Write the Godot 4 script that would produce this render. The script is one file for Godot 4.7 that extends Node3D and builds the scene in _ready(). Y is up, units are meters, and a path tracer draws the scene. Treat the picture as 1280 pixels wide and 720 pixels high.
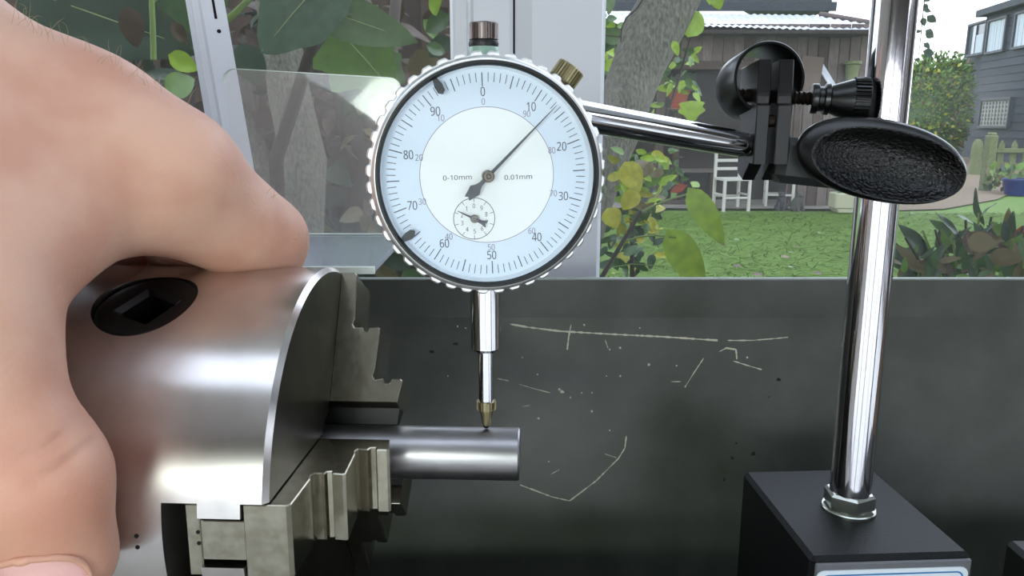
extends Node3D
# Units: the bench top scene is laid out in millimetres round the lens (EYE), the garden in metres.

const EYE := Vector3(0, 1.25, 0)
const PITCH := 12.2
const FOCAL := 950.0

var M := {}
var used := {}
var rng := RandomNumberGenerator.new()


# ---------------------------------------------------------------- geometry
class Geo:
	var v := PackedVector3Array()
	var n := PackedVector3Array()
	var uv := PackedVector2Array()
	var col := PackedColorArray()
	var tint := Color.WHITE
	var tinted := false
	var xf := Transform3D.IDENTITY
	var mm := true

	func _init(in_mm := true):
		mm = in_mm

	func tri(a: Vector3, b: Vector3, c: Vector3, na: Vector3, nb: Vector3, nc: Vector3, ua := Vector2.ZERO, ub := Vector2.ZERO, uc := Vector2.ZERO):
		a = xf * a; b = xf * b; c = xf * c
		na = (xf.basis * na).normalized(); nb = (xf.basis * nb).normalized(); nc = (xf.basis * nc).normalized()
		var g := (b - a).cross(c - a)
		if g.length_squared() < 1e-18:
			return
		if g.dot(na + nb + nc) > 0:
			v.append_array([a, c, b]); n.append_array([na, nc, nb]); uv.append_array([ua, uc, ub])
		else:
			v.append_array([a, b, c]); n.append_array([na, nb, nc]); uv.append_array([ua, ub, uc])
		if tinted:
			col.append_array([tint, tint, tint])

	func quad(a: Vector3, b: Vector3, c: Vector3, d: Vector3, nn: Vector3):
		tri(a, b, c, nn, nn, nn, Vector2(0, 0), Vector2(1, 0), Vector2(1, 1))
		tri(a, c, d, nn, nn, nn, Vector2(0, 0), Vector2(1, 1), Vector2(0, 1))

	# a flat polygon of a convex body, facing away from its middle
	func face(p: Array, mid: Vector3):
		var nn: Vector3 = (p[1] - p[0]).cross(p[2] - p[0]).normalized()
		var c := Vector3.ZERO
		for q in p:
			c += q
		c /= p.size()
		if nn.dot(c - mid) < 0:
			nn = -nn
		for i in range(1, p.size() - 1):
			tri(p[0], p[i], p[i + 1], nn, nn, nn)

	func box(c: Vector3, s: Vector3, bev := 0.0, b := Basis.IDENTITY):
		var h := s / 2
		var e := minf(bev, minf(h.x, minf(h.y, h.z)) * 0.9)
		var P := func(x: float, y: float, z: float) -> Vector3: return c + b * Vector3(x, y, z)
		for a in 3:
			var u := (a + 1) % 3
			var w := (a + 2) % 3
			for sg in [-1.0, 1.0]:
				var pts := []
				for k in [[-1, -1], [1, -1], [1, 1], [-1, 1]]:
					var q := Vector3.ZERO
					q[a] = sg * h[a]; q[u] = k[0] * (h[u] - e); q[w] = k[1] * (h[w] - e)
					pts.append(c + b * q)
				face(pts, c)
			if e > 0:
				for s1 in [-1.0, 1.0]:
					for s2 in [-1.0, 1.0]:
						var pts := []
						for k in [[0, -1], [0, 1], [1, 1], [1, -1]]:
							var q := Vector3.ZERO
							q[u] = s1 * (h[u] - (e if k[0] else 0.0)); q[w] = s2 * (h[w] - (0.0 if k[0] else e)); q[a] = k[1] * (h[a] - e)
							pts.append(c + b * q)
						face(pts, c)
		if e > 0:
			for x in [-1.0, 1.0]:
				for y in [-1.0, 1.0]:
					for z in [-1.0, 1.0]:
						face([P.call(x * h.x, y * (h.y - e), z * (h.z - e)), P.call(x * (h.x - e), y * h.y, z * (h.z - e)), P.call(x * (h.x - e), y * (h.y - e), z * h.z)], c)

	# turned body round the y axis of t; profile points (radius, height) run so that the outside lies on the right of the way
	func lathe(p: Array, t: Transform3D, seg := 64, sharp := 35.0, a0 := 0.0, a1 := TAU):
		var old := xf
		xf = xf * t
		var m := p.size()
		var fn := []
		for i in m - 1:
			var d: Vector2 = p[i + 1] - p[i]
			fn.append(Vector2(d.y, -d.x).normalized())
		for i in m - 1:
			var n0: Vector2 = fn[i]
			var n1: Vector2 = fn[i]
			if i > 0 and absf(fn[i].angle_to(fn[i - 1])) < deg_to_rad(sharp): n0 = (fn[i] + fn[i - 1]).normalized()
			if i < m - 2 and absf(fn[i].angle_to(fn[i + 1])) < deg_to_rad(sharp): n1 = (fn[i] + fn[i + 1]).normalized()
			for k in seg:
				var u := a0 + (a1 - a0) * k / seg
				var w := a0 + (a1 - a0) * (k + 1) / seg
				var d0 := Vector3(sin(u), 0, cos(u))
				var d1 := Vector3(sin(w), 0, cos(w))
				var A: Vector3 = d0 * p[i].x + Vector3.UP * p[i].y
				var B: Vector3 = d1 * p[i].x + Vector3.UP * p[i].y
				var C: Vector3 = d1 * p[i + 1].x + Vector3.UP * p[i + 1].y
				var D: Vector3 = d0 * p[i + 1].x + Vector3.UP * p[i + 1].y
				var a_ := d0 * n0.x + Vector3.UP * n0.y
				var b_ := d1 * n0.x + Vector3.UP * n0.y
				var c_ := d1 * n1.x + Vector3.UP * n1.y
				var d_ := d0 * n1.x + Vector3.UP * n1.y
				var uu := float(k) / seg
				var ww := float(k + 1) / seg
				tri(A, B, C, a_, b_, c_, Vector2(uu, 0), Vector2(ww, 0), Vector2(ww, 1))
				tri(A, C, D, a_, c_, d_, Vector2(uu, 0), Vector2(ww, 1), Vector2(uu, 1))
		xf = old

	# polygon in x, y pushed from z0 to z1, edges chamfered by bev
	func prism(poly: PackedVector2Array, z0: float, z1: float, t := Transform3D.IDENTITY, bev := 0.0, smooth := false):
		var old := xf
		xf = xf * t
		if Geometry2D.is_polygon_clockwise(poly):
			poly.reverse()
		var m := poly.size()
		var vn := []
		var sn := []
		for i in m:
			var e := poly[(i + 1) % m] - poly[i]
			sn.append(Vector2(e.y, -e.x).normalized())
		var small := PackedVector2Array()
		for i in m:
			var q: Vector2 = sn[i] + sn[(i + m - 1) % m]
			vn.append(q.normalized())
			small.append(poly[i] - q * (bev / maxf(0.35, 0.5 * q.length_squared())) if bev > 0 else poly[i])
		for i in m:
			var j := (i + 1) % m
			var na: Vector2 = vn[i] if smooth else sn[i]
			var nb: Vector2 = vn[j] if smooth else sn[i]
			var n0 := Vector3(na.x, na.y, 0)
			var n1 := Vector3(nb.x, nb.y, 0)
			var A := Vector3(poly[i].x, poly[i].y, z0 + bev)
			var B := Vector3(poly[j].x, poly[j].y, z0 + bev)
			var C := Vector3(poly[j].x, poly[j].y, z1 - bev)
			var D := Vector3(poly[i].x, poly[i].y, z1 - bev)
			tri(A, B, C, n0, n1, n1)
			tri(A, C, D, n0, n1, n0)
			if bev > 0:
				for s in [[z0 + bev, z0, -1.0], [z1 - bev, z1, 1.0]]:
					var a := Vector3(poly[i].x, poly[i].y, s[0])
					var b := Vector3(poly[j].x, poly[j].y, s[0])
					var c := Vector3(small[j].x, small[j].y, s[1])
					var d := Vector3(small[i].x, small[i].y, s[1])
					var nn := Vector3(sn[i].x, sn[i].y, s[2]).normalized()
					tri(a, b, c, nn, nn, nn)
					tri(a, c, d, nn, nn, nn)
		var id := Geometry2D.triangulate_polygon(small)
		for k in range(0, id.size(), 3):
			for s in [[z0, -1.0], [z1, 1.0]]:
				var nn := Vector3(0, 0, s[1])
				tri(Vector3(small[id[k]].x, small[id[k]].y, s[0]), Vector3(small[id[k + 1]].x, small[id[k + 1]].y, s[0]), Vector3(small[id[k + 2]].x, small[id[k + 2]].y, s[0]), nn, nn, nn)
		xf = old

	func tube(path: Array, radii: Array, seg := 10, caps := true):
		var m := path.size()
		var rings := []
		var norms := []
		var side := Vector3.ZERO
		for i in m:
			var d: Vector3 = (path[mini(i + 1, m - 1)] - path[maxi(i - 1, 0)]).normalized()
			if i == 0:
				side = d.cross(Vector3.UP if absf(d.y) < 0.9 else Vector3.RIGHT).normalized()
			else:
				side = (side - d * side.dot(d)).normalized()
			var up := d.cross(side)
			var r: float = radii[mini(i, radii.size() - 1)]
			var ring := []
			var nr := []
			for k in seg:
				var a := TAU * k / seg
				var q := side * cos(a) + up * sin(a)
				ring.append(path[i] + q * r)
				nr.append(q)
			rings.append(ring)
			norms.append(nr)
		for i in m - 1:
			for k in seg:
				var j := (k + 1) % seg
				tri(rings[i][k], rings[i][j], rings[i + 1][j], norms[i][k], norms[i][j], norms[i + 1][j])
				tri(rings[i][k], rings[i + 1][j], rings[i + 1][k], norms[i][k], norms[i + 1][j], norms[i + 1][k])
		if caps:
			for s in [[0, 1], [m - 1, m - 2]]:
				var nn: Vector3 = (path[s[0]] - path[s[1]]).normalized()
				for k in range(1, seg - 1):
					tri(rings[s[0]][0], rings[s[0]][k], rings[s[0]][k + 1], nn, nn, nn)

	func ball(c: Vector3, r: Vector3, b := Basis.IDENTITY, seg := 24, rings := 12):
		for i in rings:
			for k in seg:
				var q := []
				var w := []
				for s in [[i, k], [i, k + 1], [i + 1, k + 1], [i + 1, k]]:
					var th: float = PI * s[0] / rings
					var ph: float = TAU * s[1] / seg
					var d := Vector3(sin(th) * cos(ph), cos(th), sin(th) * sin(ph))
					q.append(c + b * (d * r))
					w.append(b * (d / r))
				tri(q[0], q[1], q[2], w[0], w[1], w[2])
				tri(q[0], q[2], q[3], w[0], w[2], w[3])

	func add_mesh(m: Mesh, t: Transform3D):
		for s in m.get_surface_count():
			var a := m.surface_get_arrays(s)
			var vv: PackedVector3Array = a[Mesh.ARRAY_VERTEX]
			var nn: PackedVector3Array = a[Mesh.ARRAY_NORMAL]
			var ii = a[Mesh.ARRAY_INDEX]
			if ii == null:
				ii = range(vv.size())
			for k in range(0, ii.size(), 3):
				tri(t * vv[ii[k]], t * vv[ii[k + 1]], t * vv[ii[k + 2]], t.basis * nn[ii[k]], t.basis * nn[ii[k + 1]], t.basis * nn[ii[k + 2]])

	func mesh(origin := Vector3.ZERO) -> ArrayMesh:
		var a := []
		a.resize(Mesh.ARRAY_MAX)
		var w := PackedVector3Array()
		w.resize(v.size())
		for i in v.size():
			w[i] = (v[i] * 0.001 + Vector3(0, 1.25, 0) if mm else v[i]) - origin
		a[Mesh.ARRAY_VERTEX] = w
		a[Mesh.ARRAY_NORMAL] = n
		a[Mesh.ARRAY_TEX_UV] = uv
		if tinted:
			a[Mesh.ARRAY_COLOR] = col
		var m := ArrayMesh.new()
		m.add_surface_from_arrays(Mesh.PRIMITIVE_TRIANGLES, a)
		return m


# ---------------------------------------------------------------- scene helpers
func at(px: float, py: float, d: float) -> Vector3:   # a place in the world, d metres along the lens axis
	var a := (px - 640.0) / FOCAL
	var b := (360.0 - py) / FOCAL
	var c := cos(deg_to_rad(PITCH))
	var s := sin(deg_to_rad(PITCH))
	return EYE + Vector3(a, -s + b * c, -(c + b * s)) * d


func ground(px: float, py: float, y := 0.0) -> Vector3:   # where that sight line meets the height y
	var r := at(px, py, 1.0) - EYE
	return EYE + r * ((y - EYE.y) / r.y)


func w3(p: Vector3) -> Vector3:
	return p * 0.001 + EYE


func numbered(s: String) -> String:
	used[s] = used.get(s, -1) + 1
	return s if used[s] == 0 else "%s_%03d" % [s, used[s]]


func tag(o: Node, label: String, category: String, group := "") -> Node:
	o.set_meta("label", label)
	o.set_meta("category", category)
	if group:
		o.set_meta("group", group)
	return o


func thing(called: String, where: Vector3, label: String, category: String, group := "") -> Node3D:
	var o := Node3D.new()
	o.name = numbered(called)
	add_child(o)
	o.position = where
	tag(o, label, category, group)
	return o


func root_of(p: Node) -> Vector3:
	var q := Vector3.ZERO
	while p is Node3D and p != self:
		q += p.position
		p = p.get_parent()
	return q


func obj(called: String, g: Geo, m: Material, parent: Node = null) -> MeshInstance3D:
	var o := MeshInstance3D.new()
	var home := self if parent == null else parent
	o.name = numbered(called) if parent == null else called
	o.mesh = g.mesh(root_of(home))
	o.material_override = m
	home.add_child(o, true)
	return o


func put(called: String, mesh: Mesh, m: Material, t: Transform3D, parent: Node) -> MeshInstance3D:   # a shared mesh, set in the world by t
	var o := MeshInstance3D.new()
	o.name = called
	o.mesh = mesh
	o.material_override = m
	parent.add_child(o, true)
	o.transform = Transform3D(t.basis, t.origin - root_of(parent))
	return o


func struct(called: String, g: Geo, m: Material, parent: Node = null) -> MeshInstance3D:
	var o := obj(called, g, m, parent)
	if parent == null:
		o.set_meta("kind", "structure")
	return o


func along(a: Vector3, b: Vector3) -> Transform3D:   # the y axis runs from a towards b
	var y := (b - a).normalized()
	var x := y.cross(Vector3.BACK if absf(y.z) < 0.9 else Vector3.RIGHT).normalized()
	return Transform3D(Basis(x, y, x.cross(y)), a)


func noise_tex(freq: float, octaves: int, lo: Color, hi: Color, seed_: int, size := 512, normal := false, bump := 4.0) -> NoiseTexture2D:
	var f := FastNoiseLite.new()
	f.noise_type = FastNoiseLite.TYPE_SIMPLEX_SMOOTH
	f.frequency = freq
	f.fractal_octaves = octaves
	f.seed = seed_
	var t := NoiseTexture2D.new()
	t.width = size
	t.height = size
	t.seamless = true
	t.noise = f
	if normal:
		t.as_normal_map = true
		t.bump_strength = bump
	else:
		var r := Gradient.new()
		r.set_color(0, lo)
		r.set_color(1, hi)
		t.color_ramp = r
	return t


func mat(called: String, c: Color, rough: float, metal := 0.0) -> StandardMaterial3D:
	var m := StandardMaterial3D.new()
	m.resource_name = called
	m.albedo_color = c
	m.roughness = rough
	m.metallic = metal
	M[called] = m
	return m


func patterned(m: StandardMaterial3D, tex: Texture2D, tiles_per_m: Vector3) -> StandardMaterial3D:
	m.albedo_texture = tex
	m.uv1_triplanar = true
	m.uv1_world_triplanar = true
	m.uv1_scale = tiles_per_m
	return m


func bumpy(m: StandardMaterial3D, tex: Texture2D, height_cm: float, tiles_per_m := Vector3.ZERO) -> StandardMaterial3D:
	m.heightmap_enabled = true
	m.heightmap_texture = tex
	m.heightmap_scale = height_cm
	if tiles_per_m != Vector3.ZERO:
		m.uv1_triplanar = true
		m.uv1_world_triplanar = true
		m.uv1_scale = tiles_per_m
	return m


func _ready():
	# ---- camera, sky, exposure
	rng.seed = 7
	var cam := Camera3D.new()
	cam.name = "camera"
	add_child(cam)
	cam.position = EYE
	cam.rotation_degrees.x = -PITCH
	cam.fov = rad_to_deg(2.0 * atan(360.0 / FOCAL))
	cam.near = 0.01
	cam.far = 300.0
	cam.current = true
	var sky_m := ProceduralSkyMaterial.new()
	sky_m.sky_top_color = Color(0.80, 0.85, 0.92)
	sky_m.sky_horizon_color = Color(0.93, 0.95, 0.98)
	sky_m.ground_bottom_color = Color(0.25, 0.25, 0.22)
	sky_m.ground_horizon_color = Color(0.55, 0.56, 0.55)
	sky_m.sky_curve = 0.2
	sky_m.energy_multiplier = 1.0
	var sky := Sky.new()
	sky.sky_material = sky_m
	var env := Environment.new()
	env.background_mode = Environment.BG_SKY
	env.sky = sky
	env.ambient_light_source = Environment.AMBIENT_SOURCE_SKY
	env.tonemap_mode = Environment.TONE_MAPPER_LINEAR
	env.tonemap_exposure = 4.2
	env.sdfgi_enabled = true
	env.ssao_enabled = true
	env.ssil_enabled = true
	var we := WorldEnvironment.new()
	we.name = "world_environment"
	we.environment = env
	add_child(we)
	materials()
	room()
	outside_ground()
	lathe_machine()
	chuck()
	dial()
	stand()
	guard()
	garden()
	hand()


func materials():
	var m: StandardMaterial3D
	mat("white_upvc", Color(0.86, 0.86, 0.88), 0.35)
	mat("white_bead", Color(0.90, 0.91, 0.93), 0.3)
	mat("gasket", Color(0.08, 0.08, 0.09), 0.6)
	m = mat("window_glass", Color(0.97, 0.99, 0.98, 0.03), 0.02)
	m.transparency = BaseMaterial3D.TRANSPARENCY_ALPHA
	m.metallic_specular = 0.17
	m = mat("acrylic", Color(0.93, 0.95, 0.94, 0.10), 0.04)
	m.transparency = BaseMaterial3D.TRANSPARENCY_ALPHA
	m.metallic_specular = 0.45
	m = mat("acrylic_sky_haze", Color(0.72, 0.76, 0.82, 0.38), 0.12)  # blue-grey tint paints the sky reflection on the guard lip
	m.transparency = BaseMaterial3D.TRANSPARENCY_ALPHA
	m = mat("acrylic_edge", Color(0.86, 0.90, 0.86), 0.25)
	m = mat("crystal", Color(0.9, 0.95, 1.0, 0.04), 0.03)
	m.transparency = BaseMaterial3D.TRANSPARENCY_ALPHA
	m.metallic_specular = 0.25
	patterned(mat("plaster", Color(0.78, 0.76, 0.72), 0.9), noise_tex(0.01, 3, Color(0.9, 0.9, 0.9), Color.WHITE, 3, 256), Vector3.ONE)
	patterned(mat("floor_tile", Color(0.80, 0.78, 0.74), 0.45), noise_tex(0.02, 4, Color(0.8, 0.8, 0.8), Color.WHITE, 4, 256), Vector3.ONE)
	patterned(mat("dark_plaster", Color(0.34, 0.32, 0.29), 0.9), noise_tex(0.01, 3, Color(0.9, 0.9, 0.9), Color.WHITE, 2, 256), Vector3.ONE)
	m = mat("lamp_shade", Color(0.85, 0.95, 0.90), 0.6)
	m.emission_enabled = true
	m.emission = Color(0.95, 1.0, 0.96)
	m.emission_energy_multiplier = 3.0
	mat("grout", Color(0.45, 0.43, 0.4), 0.9)
	patterned(mat("bench_wood", Color(0.42, 0.32, 0.22), 0.7), noise_tex(0.015, 4, Color(0.6, 0.55, 0.5), Color.WHITE, 5, 256), Vector3(1, 6, 6))
	m = mat("added_blind_cloth", Color(0.36, 0.34, 0.32), 0.9)
	m.backlight_enabled = true
	m.backlight = Color(0.2, 0.2, 0.2)
	# machine
	m = patterned(mat("tray_paint", Color(0.265, 0.275, 0.25), 0.36), noise_tex(0.012, 5, Color(0.72, 0.74, 0.68), Color.WHITE, 6), Vector3.ONE * 5.0)
	m = mat("tray_rim", Color(0.50, 0.52, 0.50), 0.5)
	mat("scratch", Color(0.72, 0.70, 0.62), 0.7)
	mat("grime", Color(0.07, 0.065, 0.055), 0.8)
	mat("bed_iron", Color(0.12, 0.12, 0.11), 0.5, 0.4)
	m = mat("turned_steel", Color(0.85, 0.83, 0.82), 0.27, 1.0)
	m.anisotropy_enabled = true
	m.anisotropy = 0.75
	patterned(m, noise_tex(0.02, 3, Color(0.88, 0.88, 0.88), Color.WHITE, 8, 256), Vector3.ONE * 12.0)
	m = patterned(mat("face_steel", Color(0.40, 0.385, 0.34), 0.33, 1.0), noise_tex(0.02, 4, Color(0.8, 0.8, 0.76), Color.WHITE, 9, 256), Vector3.ONE * 12.0)
	m = patterned(mat("jaw_steel", Color(0.66, 0.645, 0.59), 0.24, 1.0), noise_tex(0.03, 5, Color(0.82, 0.80, 0.77), Color.WHITE, 10), Vector3.ONE * 14.0)
	bumpy(m, noise_tex(0.05, 3, Color.BLACK, Color.WHITE, 11, 256), 0.004)
	m = patterned(mat("bar_steel", Color(0.70, 0.69, 0.70), 0.36, 1.0), noise_tex(0.03, 4, Color(0.75, 0.75, 0.75), Color.WHITE, 12, 256), Vector3(4, 20, 20))
	mat("black_oxide", Color(0.055, 0.05, 0.05), 0.42, 0.3)
	mat("recess_shade_steel", Color(0.05, 0.045, 0.04), 0.45, 0.3)  # near-black colour paints the shade of the recess behind the jaw tips
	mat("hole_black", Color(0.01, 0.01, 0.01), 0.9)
	# dial
	m = mat("satin_alloy", Color(0.90, 0.90, 0.90), 0.32, 0.85)
	mat("chrome", Color(0.88, 0.88, 0.90), 0.06, 1.0)
	m = mat("worn_chrome", Color(0.86, 0.85, 0.87), 0.09, 1.0)
	bumpy(m, noise_tex(0.06, 4, Color.BLACK, Color.WHITE, 13, 512), 0.0006, Vector3(22, 7, 22))
	mat("knurl_steel", Color(0.52, 0.48, 0.47), 0.3, 1.0)
	mat("brass_steel", Color(0.60, 0.565, 0.44), 0.35, 1.0)
	mat("green_washer", Color(0.55, 0.66, 0.60), 0.4, 0.3)
	mat("black_rubber", Color(0.045, 0.045, 0.05), 0.45)
	mat("dial_blue", Color(0.83, 0.885, 0.945), 0.5)
	mat("dial_white", Color(0.93, 0.945, 0.94), 0.5)
	mat("ink", Color(0.13, 0.14, 0.16), 0.6)
	mat("ink_soft", Color(0.48, 0.42, 0.50), 0.6)
	mat("needle_black", Color(0.03, 0.03, 0.035), 0.4)
	mat("cap_metal", Color(0.42, 0.38, 0.33), 0.35, 1.0)
	mat("carbide", Color(0.05, 0.05, 0.05), 0.3, 0.5)
	# stand
	mat("black_plastic", Color(0.03, 0.03, 0.032), 0.28)
	mat("grey_plastic", Color(0.13, 0.14, 0.14), 0.4)
	m = mat("leather_plastic", Color(0.035, 0.036, 0.038), 0.26)
	var cells := FastNoiseLite.new()
	cells.noise_type = FastNoiseLite.TYPE_CELLULAR
	cells.cellular_return_type = FastNoiseLite.RETURN_DISTANCE
	cells.frequency = 0.06
	cells.seed = 4
	var ct := NoiseTexture2D.new()
	ct.noise = cells
	ct.seamless = true
	bumpy(m, ct, 0.06, Vector3.ONE * 30.0)
	m = mat("crinkle_black", Color(0.035, 0.038, 0.043), 0.5)
	m.metallic_specular = 0.33
	bumpy(m, noise_tex(0.12, 3, Color.BLACK, Color.WHITE, 14, 512), 0.008, Vector3.ONE * 18.0)
	mat("zinc", Color(0.72, 0.73, 0.70), 0.25, 1.0)
	mat("threaded_steel", Color(0.16, 0.13, 0.11), 0.4, 0.8)
	mat("label_white", Color(0.82, 0.85, 0.88), 0.35)
	mat("label_blue", Color(0.10, 0.42, 0.66), 0.4)
	mat("label_grey", Color(0.36, 0.36, 0.38), 0.4)
	# garden
	m = patterned(mat("lawn", Color(0.34, 0.445, 0.13), 0.95), noise_tex(0.02, 6, Color(0.72, 0.78, 0.66), Color(1, 1, 0.9), 20, 1024), Vector3.ONE * 0.35)
	mat("grass_blade", Color(0.36, 0.475, 0.14), 0.8)
	patterned(mat("gravel", Color(0.50, 0.43, 0.34), 0.95), noise_tex(0.09, 4, Color(0.55, 0.52, 0.48), Color.WHITE, 21), Vector3.ONE * 0.5)
	patterned(mat("paving", Color(0.46, 0.44, 0.40), 0.9), noise_tex(0.03, 4, Color(0.75, 0.75, 0.72), Color.WHITE, 22, 256), Vector3.ONE * 0.5)
	patterned(mat("pale_paving", Color(0.90, 0.89, 0.86), 0.9), noise_tex(0.03, 4, Color(0.85, 0.85, 0.82), Color.WHITE, 23, 256), Vector3.ONE * 0.5)
	m = patterned(mat("bark", Color(0.53, 0.51, 0.47), 0.95), noise_tex(0.03, 5, Color(0.45, 0.46, 0.40), Color(1, 1, 1), 24), Vector3(6, 2.6, 6))
	bumpy(m, noise_tex(0.03, 5, Color.BLACK, Color.WHITE, 24), 0.8)
	mat("dark_bark", Color(0.20, 0.16, 0.12), 0.95)
	mat("green_stem", Color(0.36, 0.45, 0.14), 0.6)
	for c in [["leaf_deep", Color(0.12, 0.23, 0.10)], ["leaf_mid", Color(0.21, 0.35, 0.11)], ["leaf_pale", Color(0.37, 0.47, 0.28)], ["leaf_bright", Color(0.38, 0.52, 0.15)], ["leaf_lime", Color(0.58, 0.70, 0.10)], ["leaf_yellow", Color(0.66, 0.64, 0.10)], ["leaf_brown", Color(0.30, 0.20, 0.12)], ["leaf_tan", Color(0.42, 0.36, 0.22)], ["leaf_grey", Color(0.30, 0.40, 0.31)]]:
		m = patterned(mat(c[0], c[1], 0.45), noise_tex(0.03, 4, Color(0.75, 0.78, 0.7), Color.WHITE, 30, 256), Vector3.ONE * 8.0)
		m.backlight_enabled = true
		m.backlight = Color(0.35, 0.35, 0.25)
	mat("leaf_vein", Color(0.62, 0.66, 0.42), 0.6)
	for c in [["shed_board", Color(0.35, 0.305, 0.285), 40], ["shed_board_pale", Color(0.40, 0.355, 0.33), 41], ["shed_board_brown", Color(0.25, 0.19, 0.15), 42]]:
		patterned(mat(c[0], c[1], 0.9), noise_tex(0.02, 4, Color(0.7, 0.68, 0.66), Color.WHITE, c[2], 256), Vector3(8, 0.8, 8))
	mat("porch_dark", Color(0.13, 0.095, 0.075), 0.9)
	mat("shed_dark", Color(0.035, 0.03, 0.03), 0.9)
	patterned(mat("tin_roof", Color(0.74, 0.75, 0.78), 0.45, 0.2), noise_tex(0.02, 4, Color(0.8, 0.8, 0.8), Color.WHITE, 43, 256), Vector3.ONE * 0.5)
	mat("slate", Color(0.15, 0.16, 0.17), 0.7)
	for c in [["weather_board", Color(0.155, 0.185, 0.215), 44], ["weather_board_pale", Color(0.185, 0.215, 0.245), 45]]:
		patterned(mat(c[0], c[1], 0.75), noise_tex(0.02, 4, Color(0.75, 0.75, 0.75), Color.WHITE, c[2], 256), Vector3(0.6, 4, 0.6))
	mat("house_frame", Color(0.20, 0.22, 0.24), 0.6)
	mat("blind", Color(0.66, 0.70, 0.72), 0.7)
	mat("house_pane", Color(0.30, 0.34, 0.36), 0.12)
	mat("lattice", Color(0.55, 0.55, 0.50), 0.7)
	patterned(mat("mossy_wood", Color(0.46, 0.47, 0.34), 0.9), noise_tex(0.03, 4, Color(0.6, 0.65, 0.5), Color.WHITE, 46, 256), Vector3.ONE * 3.0)
	mat("white_paint", Color(0.62, 0.61, 0.57), 0.7)
	mat("stone_dark", Color(0.10, 0.10, 0.11), 0.7)
	mat("stone_grey", Color(0.20, 0.19, 0.17), 0.8)
	mat("stone_pale", Color(0.55, 0.55, 0.45), 0.9)
	mat("green_glass", Color(0.10, 0.50, 0.34), 0.15)
	mat("blue_plastic", Color(0.05, 0.13, 0.36), 0.4)
	mat("terracotta", Color(0.55, 0.22, 0.10), 0.8)
	mat("fence_brown", Color(0.24, 0.17, 0.12), 0.9)
	# skin
	m = mat("skin", Color(1, 1, 1), 0.52)
	m.vertex_color_use_as_albedo = true
	m.subsurf_scatter_enabled = true
	m.subsurf_scatter_strength = 0.08
	bumpy(m, noise_tex(0.07, 4, Color.BLACK, Color.WHITE, 50, 512), 0.012, Vector3.ONE * 22.0)
	mat("nail", Color(0.90, 0.70, 0.68), 0.2)
	mat("nail_tip", Color(0.93, 0.84, 0.78), 0.3)
	mat("hair", Color(0.62, 0.52, 0.36), 0.5)


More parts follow.
